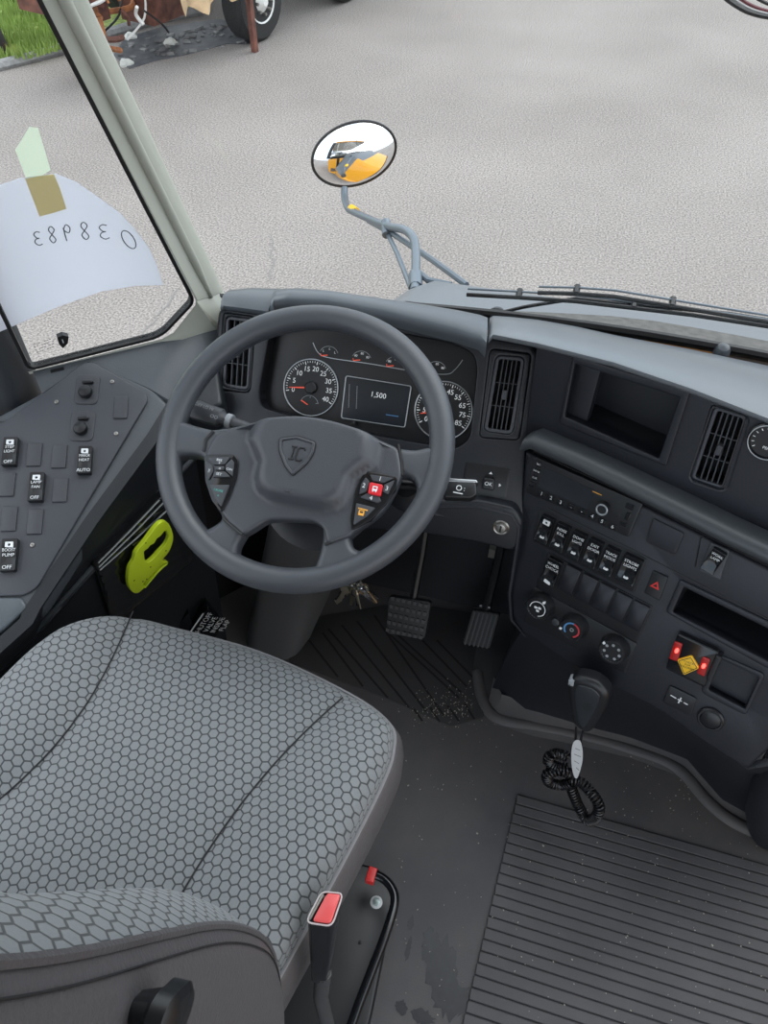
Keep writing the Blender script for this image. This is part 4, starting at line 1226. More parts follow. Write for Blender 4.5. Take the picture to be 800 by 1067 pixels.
# lower boot standing on the floor
cA = [onz(250, 668, .10), onz(300, 690, .02), onz(325, 628, .10), onz(268, 615, .12)]
def ringpts(zc, pts): return [V(p) for p in pts]
top4 = [V((-.42, .86, .66)), V((-.33, .86, .66)), V((-.31, .98, .66)), V((-.43, .98, .66))]
mid4 = [onz(262, 600, .22), onz(326, 606, .22), V((-.34, 1.06, .26)), V((-.50, 1.08, .26))]
bot4 = [onz(252, 678, .0), onz(304, 690, .0), onz(330, 655, .0), V((-.62, 1.1, .0))]
def rr4(q):
    out = []
    for i in range(4):
        a, b, c_ = q[i - 1], q[i], q[(i + 1) % 4]
        for t in (0, .25, .5, .75, 1):
            p0 = b.lerp(a, .3); p2 = b.lerp(c_, .3)
            out.append(p0 * (1 - t) ** 2 + b * 2 * t * (1 - t) + p2 * t * t)
    return out
vf = loft([rr4(top4), rr4([a.lerp(b, .5) for a, b in zip(top4, mid4)]), rr4(mid4), rr4([a.lerp(b, .6) for a, b in zip(mid4, bot4)]), rr4(bot4)], closed=True)
mk('lower_boot', *vf, M_boot, scn, sharp=50)
# left stalk with lettered grip
PSt = PW.up(-.045)
sa = V(PSt.px(201, 426, 0)); sb_ = V(PSt.px(240, 439, 0)); sc3 = V(PSt.px(300, 460, 0))
P3 = [PSt.pt(*sa), PSt.pt(*sa.lerp(sb_, .1)), PSt.pt(*sa.lerp(sb_, .75)), PSt.pt(*sa.lerp(sb_, .8)), PSt.pt(*sb_), PSt.pt(*sc3)]
st = mk('wiper_stalk', *tube(P3, [.015, .0175, .0165, .012, .009, .008], 10, flat=.8), M_blank, scn)  # lighter plastic paints in the highlight along the barrel
mk('grip_ring', *tube([PSt.pt(*sa.lerp(sb_, .92)), PSt.pt(*sa.lerp(sb_, 1.05))], .0115, 12), M_grey, st)
ang = math.atan2((sb_ - sa).y, (sb_ - sa).x)
q = sa.lerp(sb_, .35); q2 = sa.lerp(sb_, .7)
mk('legend', *MB().add(text_vf('OFF LO HI', PSt, q.x + .001, q.y + .005, .007, .0148, ang)).add(text_vf('OO', PSt, q2.x - .002, q2.y - .005, .008, .0146, ang)).__dict__.values(), M_grey, st, smooth=False)
# right stalk
ra_ = V(PSt.px(405, 505, 0)); rb2 = V(PSt.px(466, 509, 0)); rc_ = V(PSt.px(494, 510, 0))
P3 = [PSt.pt(*ra_), PSt.pt(*rb2)]
st2 = mk('washer_stalk', *tube(P3, .009, 10), M_blk, scn)
q = [(462, 500), (496, 502), (497, 515), (490, 519), (462, 518)]
mk('paddle', *plate(PSt, rnd(pxs(PSt, q, .010), .004), (), -.010, .010, .003), M_blk, st2)
mk('paddle_edge', *plate(PSt, rnd(pxs(PSt, [(462, 498), (496, 500), (498, 503), (462, 501.5)], .010), .001), (), -.008, .0105, .001), M_silver, st2)
a, b = PSt.px(478, 509, .011)
g = MB().add(plate(PSt, circle((a, b + .001), .0042, 16), [circle((a, b + .001), .0030, 16)], .010, .0108, 0)).add(text_vf(':', PSt, a + .008, b + .001, .010, .0104)).add(plate(PSt, [(a - .007, b - .0075), (a + .007, b - .0075), (a + .007, b - .006), (a - .007, b - .006)], (), .010, .0108, 0))
g.build('legend', M_white, st2, smooth=False)
mk('hub_boot', *lathe(PW.pt(*PW.px(424, 508, -.05), -.07), PW.n, [(.032, 0), (.030, .01), (.024, .02), (.018, .03)], 20), M_pod, scn)

# ================================================================== KEYS
kp = on(368, 602, V((0, .90, 0)), V((0, 1, 0)))
kb_ = thing('key_bunch', 'bunch of small brass and steel keys on a ring under the steering wheel', 'keys', tuple(kp - V((0, 0, .10))))
kt = kp + V((.0, 0, .0))
ring = [kt + V((math.cos(t) * .016, .002 * math.sin(2 * t), -.014 + math.sin(t) * .016)) for t in [2 * math.pi * i / 24 for i in range(24)]]
mk('key_ring', *tube(ring, .0011, 6, closed=True), M_chrome, kb_)
mk('hanger_wire', *tube([kt + V((0, .02, .05)), kt + V((0, .005, .02)), kt], .0010, 6), M_steel, kb_)
for i in range(15):
    a = R(-60 + 120 * (i / 10) + random.uniform(-8, 8)); yw = random.uniform(0, 3.1)
    o_ = kt + V((math.sin(a) * .012, random.uniform(-.012, .012), -.026))
    dn = V((math.sin(a) * .6, random.uniform(-.35, .35), -1)).normalized(); sd = V((math.cos(yw), math.sin(yw), 0)); sd = (sd - dn * sd.dot(dn)).normalized()
    pk = Plane(o_, sd, dn); KS = 1.5
    hd = circle((0, .009), .0085, 14)
    sc = random.uniform(.85, 1.3)
    kk = MB().add(plate(pk, hd, [circle((0, .004), .002, 8)], -.0009, .0009, 0))
    kk.add(plate(pk, [(-.003, .016), (.003, .016), (.003, .022 * sc), (.0042, .024 * sc), (.003, .027 * sc), (.0042, .030 * sc), (.003, .033 * sc), (.001, .040 * sc), (-.003, .037 * sc)], (), -.0008, .0008, 0))
    kk.v = [o_ + (q - o_) * KS for q in kk.v]
    kk.build('key', M_brass if i % 2 else M_chrome, kb_, smooth=False)

# ================================================================== PEDALS
bpz = .13
PBk = Plane(onz(425, 645, bpz), (1, 0, 0), V((0, .55, .83)))
bk = thing('brake_pedal', 'wide black rubber brake pedal with square tread under the steering wheel', 'pedal', tuple(onz(425, 645, bpz)))
bo_ = rnd(pxs(PBk, [(404, 622), (449, 628), (442, 667), (402, 661)], .008), .010)
mk('pedal_pad', *plate(PBk, bo_, (), -.012, .004, .002), M_rub, bk)
xsq = [p[0] for p in bo_]; ysq = [p[1] for p in bo_]
tr = MB(); nx, ny = 7, 5
for i in range(nx):
    for j in range(ny):
        a = min(xsq) + .010 + (max(xsq) - min(xsq) - .020) * i / (nx - 1); b = min(ysq) + .010 + (max(ysq) - min(ysq) - .020) * j / (ny - 1)
        tr.add(plate(PBk, [(a - .0038, b - .0042), (a + .0038, b - .0042), (a + .0038, b + .0042), (a - .0038, b + .0042)], (), .004, .0075, 0))
tr.build('tread', mat('tread_rubber', (.05, .05, .053), .5), bk, smooth=False)
top = PBk.pt((min(xsq) + max(xsq)) / 2 + .006, max(ysq) - .01, -.01)
mk('pedal_arm', *tube([top, top + V((.003, .06, .10)), top + V((.006, .16, .34))], .009, 8), M_blk, bk)
PAc = Plane(onz(500, 655, .08), V((1, -.1, 0)), V((.05, .62, .78)))
ac = thing('accelerator_pedal', 'long black ribbed accelerator pedal at right of the footwell', 'pedal', tuple(onz(498, 665, .03)))
ao = rnd(pxs(PAc, [(492, 636), (521, 640), (510, 676), (481, 671)], .008), .006)
mk('pedal_pad', *plate(PAc, ao, (), -.012, .004, .002), M_rub, ac)
for i in range(6):
    f = (i + .7) / 6.4
    A_ = V(PAc.px(492 + 29 * f, 637 + 4 * f, .004)); B_ = V(PAc.px(481 + 29 * f, 671 + 5 * f, .004))
    d_ = V((.0016, 0))
    mk('tread_rib', *plate(PAc, [tuple(B_ - d_), tuple(B_ + d_), tuple(A_ + d_), tuple(A_ - d_)], (), .004, .008, 0), MATS['tread_rubber'], ac)
tpp = PAc.pt(*PAc.px(506, 637, 0), -.01)
mk('pedal_arm', *tube([tpp, tpp + V((.004, .05, .07)), tpp + V((.01, .14, .26))], .010, 8), M_blk, ac)
for x in (-.006, .006):
    mk('bolt', *lathe(tpp + V((x * 1.6 - .004, -.004, .02)), V((0, -1, .3)), [(.003, 0), (.003, .002)], 8), M_chrome, ac)

# ================================================================== FLOOR DETAILS
def zon(x, y, z=0): p = onz(x, y, z); return (p.x, p.y)
PG = Plane((0, 0, 0), (1, 0, 0), (0, 1, 0))
mt = thing('ribbed_floor_mat', 'dark ribbed rubber aisle mat with straight grooves beside the driver seat', 'floor mat', (.45, .2, 0))
gx0 = .10
mo = [(.104, .694), (.95, .670), (.95, -.35), (.03, -.35)]
mk('mat_base', *plate(PG, rnd(mo, .004), (), 0.0002, .0022, 0), mat('groove_rubber', (.026, .026, .029), .7), mt)
yy = .690; k = 0
while yy > -.33:
    xl = .104 - (.69 - yy) * .078; y1 = yy - .0178
    mk('rib', *plate(PG, [(xl, y1), (.94, y1 - .022), (.94, yy - .022), (xl, yy)], (), .002, .0052, .001, seg=1), M_rib, mt)
    yy -= .0205; k += 1
# raised cove round the console foot
cv = [onz(x, y, .0) for x, y in [(497, 700), (502, 728), (518, 748), (560, 757), (600, 765), (655, 780), (705, 800), (740, 838), (775, 862), (830, 880), (920, 905)]]
cvs = spline(cv, 5, closed=False)
mk_ = mk('baseboard_right', *tube(cvs, .014, 10, flat=.8), M_floor); mk_['kind'] = 'structure'
cv2 = [onz(x, y, .0) for x, y in [(512, 716), (520, 735), (560, 747), (600, 755), (660, 769), (712, 788), (750, 826), (800, 855), (900, 880)]]
rows = [[p + V((0, .012, .03)) for p in cv2], [p + V((0, -.004, .018)) for p in cv2], [p + V((0, -.03, .006)) for p in cv2], [p + V((-.006, -.055, -.002)) for p in cv2]]
vf = loft(rows); mk_ = mk('baseboard_front', *vf, M_floor); mk_['kind'] = 'structure'
# footwell mat with slanting grooves
fm = thing('footwell_mat', 'black rubber footwell mat with slanting grooves under the pedals', 'floor mat', (-.3, 1.0, 0))
fo = [zon(x, y) for x, y in [(318, 645), (420, 628), (500, 640), (492, 700), (505, 748), (470, 758), (395, 725), (300, 690)]]
mk('mat_base', *plate(PG, rnd(fo, .01), (), 0.0002, .003, .001), mat('footwell_rubber', (.034, .033, .035), .6, bump=.3, bscale=300), fm)
for (x0, y0, x1, y1) in [(322, 668, 352, 706), (336, 660, 378, 716), (342, 656, 404, 728), (356, 652, 426, 738), (372, 648, 444, 742), (390, 642, 462, 746), (404, 660, 478, 728), (414, 662, 480, 722), (440, 668, 486, 716), (455, 668, 492, 706), (430, 738, 440, 752), (448, 738, 458, 753), (466, 736, 478, 752), (484, 734, 494, 750)]:
    A_ = zon(x0, y0); B_ = zon(x1, y1)
    mk('groove', *stroke_vf(PG, [A_, B_], .005, .0034), mat('deep_groove', (.008, .008, .009), .7), fm, smooth=False)
# damp stain and grit
def blob(cx, cy, rx, ry, n=26, j=.3): return [(cx + math.cos(2 * math.pi * i / n) * rx * (1 + random.uniform(-j, j)), cy + math.sin(2 * math.pi * i / n) * ry * (1 + random.uniform(-j, j))) for i in range(n)]
stn = MB()
for (x, y, rx, ry) in [(449, 985, .018, .028), (462, 1008, .030, .045), (470, 1040, .030, .03), (428, 962, .006, .012), (440, 1060, .02, .012), (425, 990, .005, .02), (418, 1050, .01, .012)]:
    a, b = zon(x, y); stn.add(plate(PG, blob(a, b, rx, ry), (), .0003, .0007 + random.uniform(0, .0002), 0))
o = stn.build('wet_patch', M_wet, smooth=False)
tag(o, 'dark damp patch on the floor between seat and ribbed mat', 'stain', kind='stuff')
gr = MB()
for i in range(520):
    if i < 200: x, y = random.gauss(470, 22), random.gauss(738, 11)
    elif i < 260: x, y = random.uniform(640, 760), random.uniform(770, 850)
    else: x, y = random.uniform(400, 800), random.uniform(760, 1067)
    p = onz(x, y, 0)
    if p.y > .85 and p.x > -.02: continue
    s = random.choice([.0007, .0009, .0012, .0016]) * (1.5 if random.random() < .04 else 1)
    h = .0052 if (p.x > .06 and p.y < .68) else (.0032 if p.x < .0 and p.y > .8 else .001)
    gr.add(box((p.x, p.y, h + s * .3), s * 1.6, s, s, Matrix.Rotation(random.uniform(0, 3), 3, 'Z')))
o = gr.build('grit', mat('pale_grit', (.36, .33, .28), .8), smooth=False)
tag(o, 'pale grains of grit scattered over the cab floor', 'grit', kind='stuff')
# ================================================================== DRIVER SEAT
SA = R(-9)
Su, Sv = V((math.cos(SA), math.sin(SA), 0)), V((-math.sin(SA), math.cos(SA), 0))
PSe = Plane((-.36, .555, .0), Su, Sv)
seat = thing('driver_seat', 'driver seat with grey hexagon pattern fabric and vinyl sides at lower left', 'seat', (-.38, .30, 0))
HP = .0137
cus = [(-.15, .000), (-.215, -.012), (-.262, -.048), (-.300, -.125), (-.316, -.22), (-.318, -.36), (-.30, -.50), (.22, -.50), (.238, -.42), (.247, -.33), (.257, -.2), (.261, -.09), (.255, -.042), (.235, -.010), (.16, .010), (.0, .018)]
cp_ = [tuple(p) for p in spline(cus, 5)]
def seam_d(a, b):
    # distance to the two sewn seams
    t = max(0, min(1, -b / .42))
    sl = -.215 + .03 * t + (-.03) * (t ** 2) + .045 * math.sin(t * math.pi)
    sr = .165 - .01 * t + (-.055) * math.sin(min(1, t * 1.3) * math.pi / 2)
    return a - sl, a - sr
def hseat(a, b):
    dl, dr = seam_d(a, b)
    h = 0
    if dr > 0: h += .020 * math.sin(min(1, dr / .10) * math.pi / 2) * min(1, -b / .12 + .2)
    if dl < 0: h += .020 * math.sin(min(1, -dl / .09) * math.pi / 2) * min(1, -b / .12 + .2)
    h -= .004 * math.exp(-(dr / .016) ** 2) + .004 * math.exp(-(dl / .016) ** 2)
    f = max(0, (b + .16) / .17); h -= .022 * f * f
    h -= .012 * max(0, (-b - .2) / .3)
    e = max(0, (a - .225) / .05); h -= .016 * e * e
    e = max(0, (-a - .26) / .05); h -= .016 * e * e
    return h
def seat_uv(p):
    q = p - PSe.P; a, b, z = q.dot(Su), q.dot(Sv), p.z
    d = max(0, .585 - z) * .8
    return ((a + (d if a > .2 else 0)) / HP, (b + (d if b > -.06 else 0)) / HP)
vf = plate(PSe, cp_, (), .535, .598, .030, seg=6, grid=.011, hf=hseat)
mk('seat_cushion', *vf, M_hex, seat, sharp=70, uv=seat_uv)
def ring_at(d, z): return [PSe.pt(a, b, z) for a, b in offset(cp_ if area(cp_) > 0 else cp_[::-1], d)]
vf = loft([ring_at(.010, .552), ring_at(-.001, .550), ring_at(-.007, .543), ring_at(-.014, .52), ring_at(-.016, .49), ring_at(-.010, .455), ring_at(.03, .42)], closed=True)
mk('cushion_side', *vf, M_vinyl, seat, sharp=70)
mk('piping', *tube(ring_at(-.002, .550), .0028, 6, closed=True), mat('pale_stitching', (.22, .22, .23), .6), seat)
M_thr = mat('seam_thread', (.012, .012, .014), .7)
for s in (0, 1):
    P = []
    for i in range(30):
        b = .004 - .42 * i / 29
        lo_, hi_ = -.32, .29
        a = 0
        for _ in range(30):
            mid_ = (lo_ + hi_) / 2
            if seam_d(mid_, b)[s] > 0: hi_ = mid_
            else: lo_ = mid_
        a = (lo_ + hi_) / 2
        dd = .005 if i else .0
        P.append(PSe.pt(a, b, .598 + hseat(a, b) + .0022 - (.03 * (1 - math.sqrt(max(0, 1 - ((b + .012) / .03) ** 2))) if b > -.012 else 0)))
    mk('cushion_seam', *tube(P[1:], .0013, 5), M_thr, seat)
# base under the cushion
vf = loft([ring_at(.05, .45), ring_at(.06, .40)], closed=True)
mk('seat_pan', *box(PSe.pt(-.03, -.27, .40), .42, .40, .07, Matrix.Rotation(SA, 3, 'Z')), M_blk, seat)
mk('suspension_bellows', *plate(PSe, rnd([(-.20, -.46), (.12, -.46), (.12, -.10), (-.20, -.10)], .03), (), .03, .39, .01), M_rub, seat)
mk('floor_plate', *plate(PG, rnd([zon(340, 890, .03), zon(398, 905, .03), zon(412, 935, .03), zon(385, 1067, .03), (-.12, .0), (-.6, .0), (-.6, .40)], .02), (), 0, .03, .006), M_blk, seat)
# side skirt
sk = [PSe.pt(.235, b, z) for b, z in [(-.13, .44), (-.45, .44)]]
vf = loft([[PSe.pt(.243, -.10, .45), PSe.pt(.243, -.30, .45), PSe.pt(.235, -.50, .45)], [PSe.pt(.225, -.12, .36), PSe.pt(.215, -.30, .33), PSe.pt(.205, -.50, .32)], [PSe.pt(.17, -.14, .33), PSe.pt(.16, -.3, .30), PSe.pt(.15, -.5, .29)]])
mk('side_skirt', *vf, M_blk, seat, sharp=60)
# ---- backrest
prof = [(.45, .035), (.53, .075), (.61, .111), (.717, .140), (.80, .146), (.855, .141), (1.0, .114), (1.116, .078), (1.182, .057), (1.239, .038), (1.284, .026), (1.36, .010)]
def yprof(z):
    for i in range(len(prof) - 1):
        if prof[i][0] <= z <= prof[i + 1][0]:
            t = (z - prof[i][0]) / (prof[i + 1][0] - prof[i][0]); return prof[i][1] * (1 - t) + prof[i + 1][1] * t
    return prof[-1][1]
bx0, bx1 = -.60, -.150
def bsec(x, z):
    # local rotation like the seat is small; depth offset with bolsters
    t = (x - bx0) / (bx1 - bx0); e = min(t, 1 - t)
    bol = .012 * math.sin(min(1, e / .10) * math.pi / 2) - (.042 * math.sin(max(0, min(1, (e - .10) / .40)) * math.pi / 2))
    return bol
zz = [.47 + (1.34 - .47) * i / 44 for i in range(45)]
def smooth_prof(z): return sum(yprof(max(.45, min(1.36, z + k * .02))) for k in (-3, -2, -1, 0, 1, 2, 3)) / 7
tt = [i / 40 for i in range(41)]
rows = []
for z in zz:
    row = []
    for t in tt:
        x = bx0 + (bx1 - bx0) * t
        yaw = (bx1 - x) * .02
        row.append(V((x, smooth_prof(z) + bsec(x, z) + yaw, z)))
    rows.append(row)
def back_uv(p): return (p.x / HP / .8, p.z / HP / 1.15)
mk('backrest_fabric', *loft(rows), M_hex, seat, uv=back_uv, sharp=80)
rows = []
for z in zz:
    y = smooth_prof(z); th = .11
    r_ = []
    for (dx, dy) in [(0, 0), (.004, -.002), (.016, -.018), (.020, -.05), (.012, -.10), (-.02, -.118)]:
        r_.append(V((bx1 + dx, y + dy, z)))
    for (dx, dy) in [(.02, -.118), (-.012, -.10), (-.02, -.05), (-.016, -.018), (-.004, -.002), (0, 0)]:
        r_.append(V((bx0 + dx, y + dy + .009, z)))
    rows.append(r_)
mk('backrest_shell', *loft(rows), M_vinyl, seat, sharp=70)
mk('backrest_piping', *tube([V((bx1 + .002, smooth_prof(z) + .001, z)) for z in zz], .003, 6), M_vinyl, seat)
mk('backrest_stitching', *tube([V((bx1 + .0100, smooth_prof(z) - .0082, z)) for z in zz], .0007, 5), M_thr, seat)
kc_ = onx(152, 1058, -.128)
def lobes(t): return 1 + .13 * math.cos(3 * t)
mk('lumbar_knob', *lathe(kc_ , V((1, 0, 0)), [(.008, -.01), (.013, .003), (.018, .006), (.0185, .014), (.015, .017), (.001, .018)], 36, fn=lobes), M_blk, seat)

# ================================================================== BELT BUCKLE
bt = [CAM + ray(x, y) * 1.0 for x, y in [(340, 948)]][0]
bz = .62
Bc = onz(340, 946, bz)
Bd = (onz(338, 1012, .53) - Bc).normalized()      # towards the stalk
Bn = V((-.15, -.15, 1)); 
PBu = Plane(Bc, V((1, .12, 0)), -Bd)
bu = thing('seat_belt_buckle', 'black seat belt buckle with red release button beside the seat cushion', 'seat belt buckle', tuple(onz(336, 1040, .40)))
Wt = V((1, .05, 0)); 
p4 = [onz(335, 929, bz), onz(358, 931, bz), onz(346, 966, bz), onz(318, 962, bz)]
c4 = sum(p4, V()) / 4
u_ = ((p4[1] - p4[0]) + (p4[2] - p4[3])).normalized(); v_ = ((p4[0] - p4[3]) + (p4[1] - p4[2])).normalized()
b4 = [onz(335, 1000, .52), onz(347, 1005, .52), onz(340, 1024, .52), onz(323, 1023, .52)]
def rr4b(q, f=.22): 
    out = []
    for i in range(4):
        a, b, c_ = q[i - 1], q[i], q[(i + 1) % 4]; p0 = b.lerp(a, f); p2 = b.lerp(c_, f)
        for t in (0, .25, .5, .75, 1): out.append(p0 * (1 - t) ** 2 + b * 2 * t * (1 - t) + p2 * t * t)
    return out
cen = lambda q: sum(q, V()) / 4
sh_ = lambda q, s: [cen(q) + (p - cen(q)) * s for p in q]
vs, fs = loft([rr4b(sh_(p4, .93)), rr4b(sh_([p + V((0, 0, -.001)) for p in p4], 1.0)), rr4b([p + V((0, 0, -.008)) for p in p4]), rr4b([p.lerp(q, .6) for p, q in zip(p4, b4)]), rr4b(b4), rr4b(sh_([q + (q - p) * .06 for p, q in zip(p4, b4)], .8))], closed=True)
fs.append(tuple(range(20))[::-1]); fs.append(tuple(100 + i for i in range(20)))
mk('buckle_body', vs, fs, M_gloss, bu, sharp=50)
r4 = [p4[0].lerp(p4[1], .25), p4[1].lerp(p4[0], .04), p4[2].lerp(p4[3], .04), p4[3].lerp(p4[2], .18)]
r4 = sh_(r4, .86)
vs, fs = loft([rr4b([p + V((0, 0, .0)) for p in r4], .15), rr4b([p + V((0, 0, .004)) for p in r4], .15), rr4b(sh_([p + V((0, 0, .005)) for p in r4], .9), .15)], closed=True)
fs.append(tuple(40 + i for i in range(20))); mk('release_button', vs, fs, mat('buckle_red', (.75, .10, .10), .35), bu, sharp=50)
s4 = [p4[0].lerp(p4[1], .08), p4[0].lerp(p4[1], .22), p4[3].lerp(p4[2], .14), p4[3].lerp(p4[2], .06)]
s4 = sh_(s4, .8)
vs, fs = loft([rr4b(s4), rr4b([p + V((0, 0, .003)) for p in s4])], closed=True); fs.append(tuple(20 + i for i in range(20)))
mk('latch_slot', vs, fs, M_steel, bu)
e_ = rr4b(sh_(p4, .97)); mk('rim_edge', *tube([p + V((0, 0, .0015)) for p in e_], .0011, 6, closed=True), mat('pale_edge', (.55, .5, .5), .4), bu)
sp_ = cen(b4)
mk('stalk_cable', *tube([sp_, onz(334, 1040, .46), onz(341, 1067, .40), V((-.10, .08, .30))], [.011, .0095, .009, .009], 12), mat('stalk_sleeve', (.05, .052, .055), .3), bu)

# slide lever
sl = thing('seat_slide_lever', 'bent black tube lever with red tip on the floor beside the seat', 'lever', tuple(onz(385, 930, .10)))
lp = [onz(x, y, z) for x, y, z in [(388, 911, .10), (397, 914, .10), (406, 922, .10), (411, 934, .10), (409, 950, .10), (400, 978, .10), (387, 1012, .10), (374, 1046, .10), (362, 1080, .10)]]
mk('lever_tube', *tube(spline(lp, 5, closed=False), .0085, 12), M_gloss, sl)
a0_ = onz(385, 918, .095); b0_ = onz(390, 905, .10)
r_ = Matrix.Rotation(math.atan2((lp[1] - lp[0]).y, (lp[1] - lp[0]).x), 3, 'Z')
mk('red_tip', *plate(Plane(onz(387, 911, .105), (lp[1] - lp[0]), V((0, 0, 1)).cross(lp[1] - lp[0])), rnd([(-.008, -.014), (.008, -.014), (.008, .012), (-.008, .012)], .002), (), -.014, .006, .002), M_red, sl)
bl = thing('floor_bolt', 'round zinc bolt head on the seat floor plate by the lever', 'bolt', tuple(onz(392, 941, .034)))
pb_ = onz(392, 940, .032)
mk('washer', *lathe(pb_ - V((0, 0, .003)), V((0, 0, 1)), [(.0115, 0), (.0115, .003), (.010, .0035)], 26), M_tag, bl)
mk('hex_head', *lathe(pb_, V((0, 0, 1)), [(.0075, 0), (.0075, .005), (.006, .006)], 6), M_bolt, bl)
bl2 = onz(375, 982, .031)
h_ = mk('rubber_plug', *lathe(bl2 - V((0, 0, .001)), V((0, 0, 1)), [(.0035, 0), (.0035, .0012), (.002, .0015)], 14), M_gask)
tag(h_, 'tiny black round plug in the seat floor plate', 'plug')

# ================================================================== MICROPHONE
PM = face_plane(PD.pt(*PD.px(612, 735, .035), .035), 14, 12)
mic = thing('handheld_microphone', 'black handheld radio microphone hanging by its coiled cord below the knobs', 'microphone', tuple(PM.pt(*PM.px(600, 850))))
mo_ = [(592, 712), (600, 707), (620, 712), (632, 723), (633, 733), (626, 748), (616, 763), (608, 764), (596, 755), (592, 738), (590, 720)]
mp = [tuple(p) for p in spline(pxs(PM, mo_, .016), 4)]
def hm(a, b): return .0
mk('mic_body', *plate(PM, mp, (), -.012, .016, .010, seg=5), M_blk, mic, sharp=60)
mp2 = mp if area(mp) > 0 else mp[::-1]
mk('mic_grille', *plate(PM, offset(mp2, .014), (), .014, .0175, .0015), mat('mic_face', (.022, .026, .03), .35), mic)
c = PM.px(612, 737, .018); lg = MB()
for k in range(5):
    w_ = .010 - abs(k - 2) * .0028
    lg.add(stroke_vf(PM, [(c[0] - w_, c[1] + (k - 2) * .004), (c[0] + w_, c[1] + (k - 2) * .004 - .001)], .001, .0178))
lg.build('grille_slots', M_gask, mic, smooth=False)
mk('talk_button', *plate(PM, rnd(pxs(PM, [(592, 709), (598, 710), (597, 716), (591, 714)], .017), .001), (), 0, .017, .002), M_grey, mic)
chn = [PM.pt(*PM.px(x, y, .0), -.005 + .003 * math.sin(i * 2.2)) for i, (x, y) in enumerate([(611, 704), (615, 706), (619, 709), (623, 711), (627, 713), (630, 716)])]
for i, p in enumerate(chn):
    mk('clip_link', *lathe(p, V((.3 * (-1) ** i, -1, .4)), [(.0035, 0), (.0042, .001), (.0035, .002)], 10), M_chrome, mic)
PMb = PM.up(0)
q0 = PM.pt(*PM.px(606, 762, 0), 0)
def mpt(x, y, h=0): return PM.pt(*PM.px(x, y, h), h)
mk('cord_lead', *tube(spline([mpt(600, 758), mpt(599, 780), mpt(597, 805), mpt(596, 814)], 5, closed=False), .0022, 8), M_cord, mic)
mk('cord_strap', *tube(spline([mpt(607, 762), mpt(605, 773), mpt(607, 790), mpt(602, 808), mpt(598, 816)], 5, closed=False), .0022, 8), M_cord, mic)
tg = [(597, 774), (604, 772), (607, 784), (606, 797), (601, 811), (597, 806), (595, 790)]
mk('white_tag', *plate(PM.up(.006), [tuple(p) for p in spline(pxs(PM, tg, .007), 3)], (), 0, .0012, 0), M_tag, mic)
lgt = MB()
for x0, y0, x1, y1 in [(599, 780, 604, 782), (598, 786, 605, 789), (598, 793, 603, 796), (600, 800, 603, 803)]:
    lgt.add(stroke_vf(PM, [PM.px(x0, y0, .008), PM.px(x1, y1, .008)], .0014, .0074))
lgt.build('tag_print', M_blank, mic, smooth=False)
def coil(path, R_, pitch, wr):
    P, T, Nn = frame_curve(spline(path, 16, closed=False), False)
    # arc-length resample
    out = []; ph = 0; last = P[0]
    L = [0]
    for i in range(1, len(P)): L.append(L[-1] + (P[i] - P[i - 1]).length)
    n = int(L[-1] / pitch * 14); j = 0
    for k in range(n + 1):
        s = L[-1] * k / n
        while j < len(P) - 2 and L[j + 1] < s: j += 1
        t = (s - L[j]) / max(1e-9, L[j + 1] - L[j])
        c_ = P[j].lerp(P[j + 1], t); nn = Nn[j].lerp(Nn[j + 1], t).normalized(); tt_ = T[j].lerp(T[j + 1], t).normalized(); bb = tt_.cross(nn)
        a = 2 * math.pi * s / pitch
        out.append(c_ + nn * math.cos(a) * R_ + bb * math.sin(a) * R_)
    return tube(out, wr, 6)
mk('coiled_cord', *coil([mpt(592, 790, .0), mpt(584, 786, .0), mpt(575, 786, .01), mpt(571, 793, .01), mpt(580, 799, .005), mpt(592, 801, .0)], .0085, .0062, .0021), M_cord, mic)
mk('coiled_cord', *coil([mpt(594, 806), mpt(582, 803, .01), mpt(570, 807, .015), mpt(572, 815, .01), mpt(584, 818, .0), mpt(596, 815, .0)], .0085, .0062, .0021), M_cord, mic)
mk('coiled_cord', *coil([mpt(596, 812), mpt(606, 816, .0), mpt(616, 826, .01), mpt(624, 840, .015), mpt(620, 852, .015), mpt(612, 855, .01), mpt(606, 846, .0), mpt(600, 834, .0), mpt(594, 818, .0)], .0088, .0064, .0021), M_cord, mic)

# fat padded post at lower right
pz = [onz(x, y, z) for x, y, z in [(806, 862, .03), (800, 846, .14), (806, 820, .28), (818, 792, .40)]]
ob = mk('engine_hump', *tube(pz, [.048, .04, .036, .03], 18), M_con)
tag(ob, 'smooth dark rounded moulding beside the console at right edge of the frame', 'moulding')
# ================================================================== OUTSIDE
# hood
def hz_(x, y):
    t = (y - 1.30)
    z = .758 - .36 * t if t < .165 else .6986 - .70 * (t - .165)
    q = abs(x - .14) / 1.0
    return z - .01 * q * q - .62 * max(0, min(1, (q - .44) / .30)) ** 1.6
rows = []
ys_ = [1.26, 1.30, 1.36, 1.42, 1.48, 1.54, 1.62, 1.72, 1.85, 2.0, 2.15, 2.3, 2.42]
xs_ = [-.64 + 1.56 * i / 36 for i in range(37)]
for y in ys_:
    w_ = 1 - .16 * max(0, (y - 1.3)) / 1.1
    rows.append([V((.12 + (x - .12) * w_, y, hz_(x, y))) for x in xs_])
hd = thing('bus_hood', 'sloping grey bus hood seen through the windshield beyond the wipers', 'hood', (.12, 1.8, Z0 + .3))
mk('hood_top', *loft(rows), M_hood, hd, sharp=60)
sd = []
for sgn in (0, -1):
    top_ = [r[sgn] for r in rows]; low = [p + V(((-.02 if sgn == 0 else .02), 0, 0)) for p in top_]; low = [V((p.x, p.y, Z0 + .45)) for p in low]
    sd.append((top_, low))
    mk('hood_side', *loft([top_, low]), M_yellow, hd, sharp=60)
nose_t = rows[-1]; nose_b = [V((p.x, 2.52, Z0 + .40)) for p in nose_t]
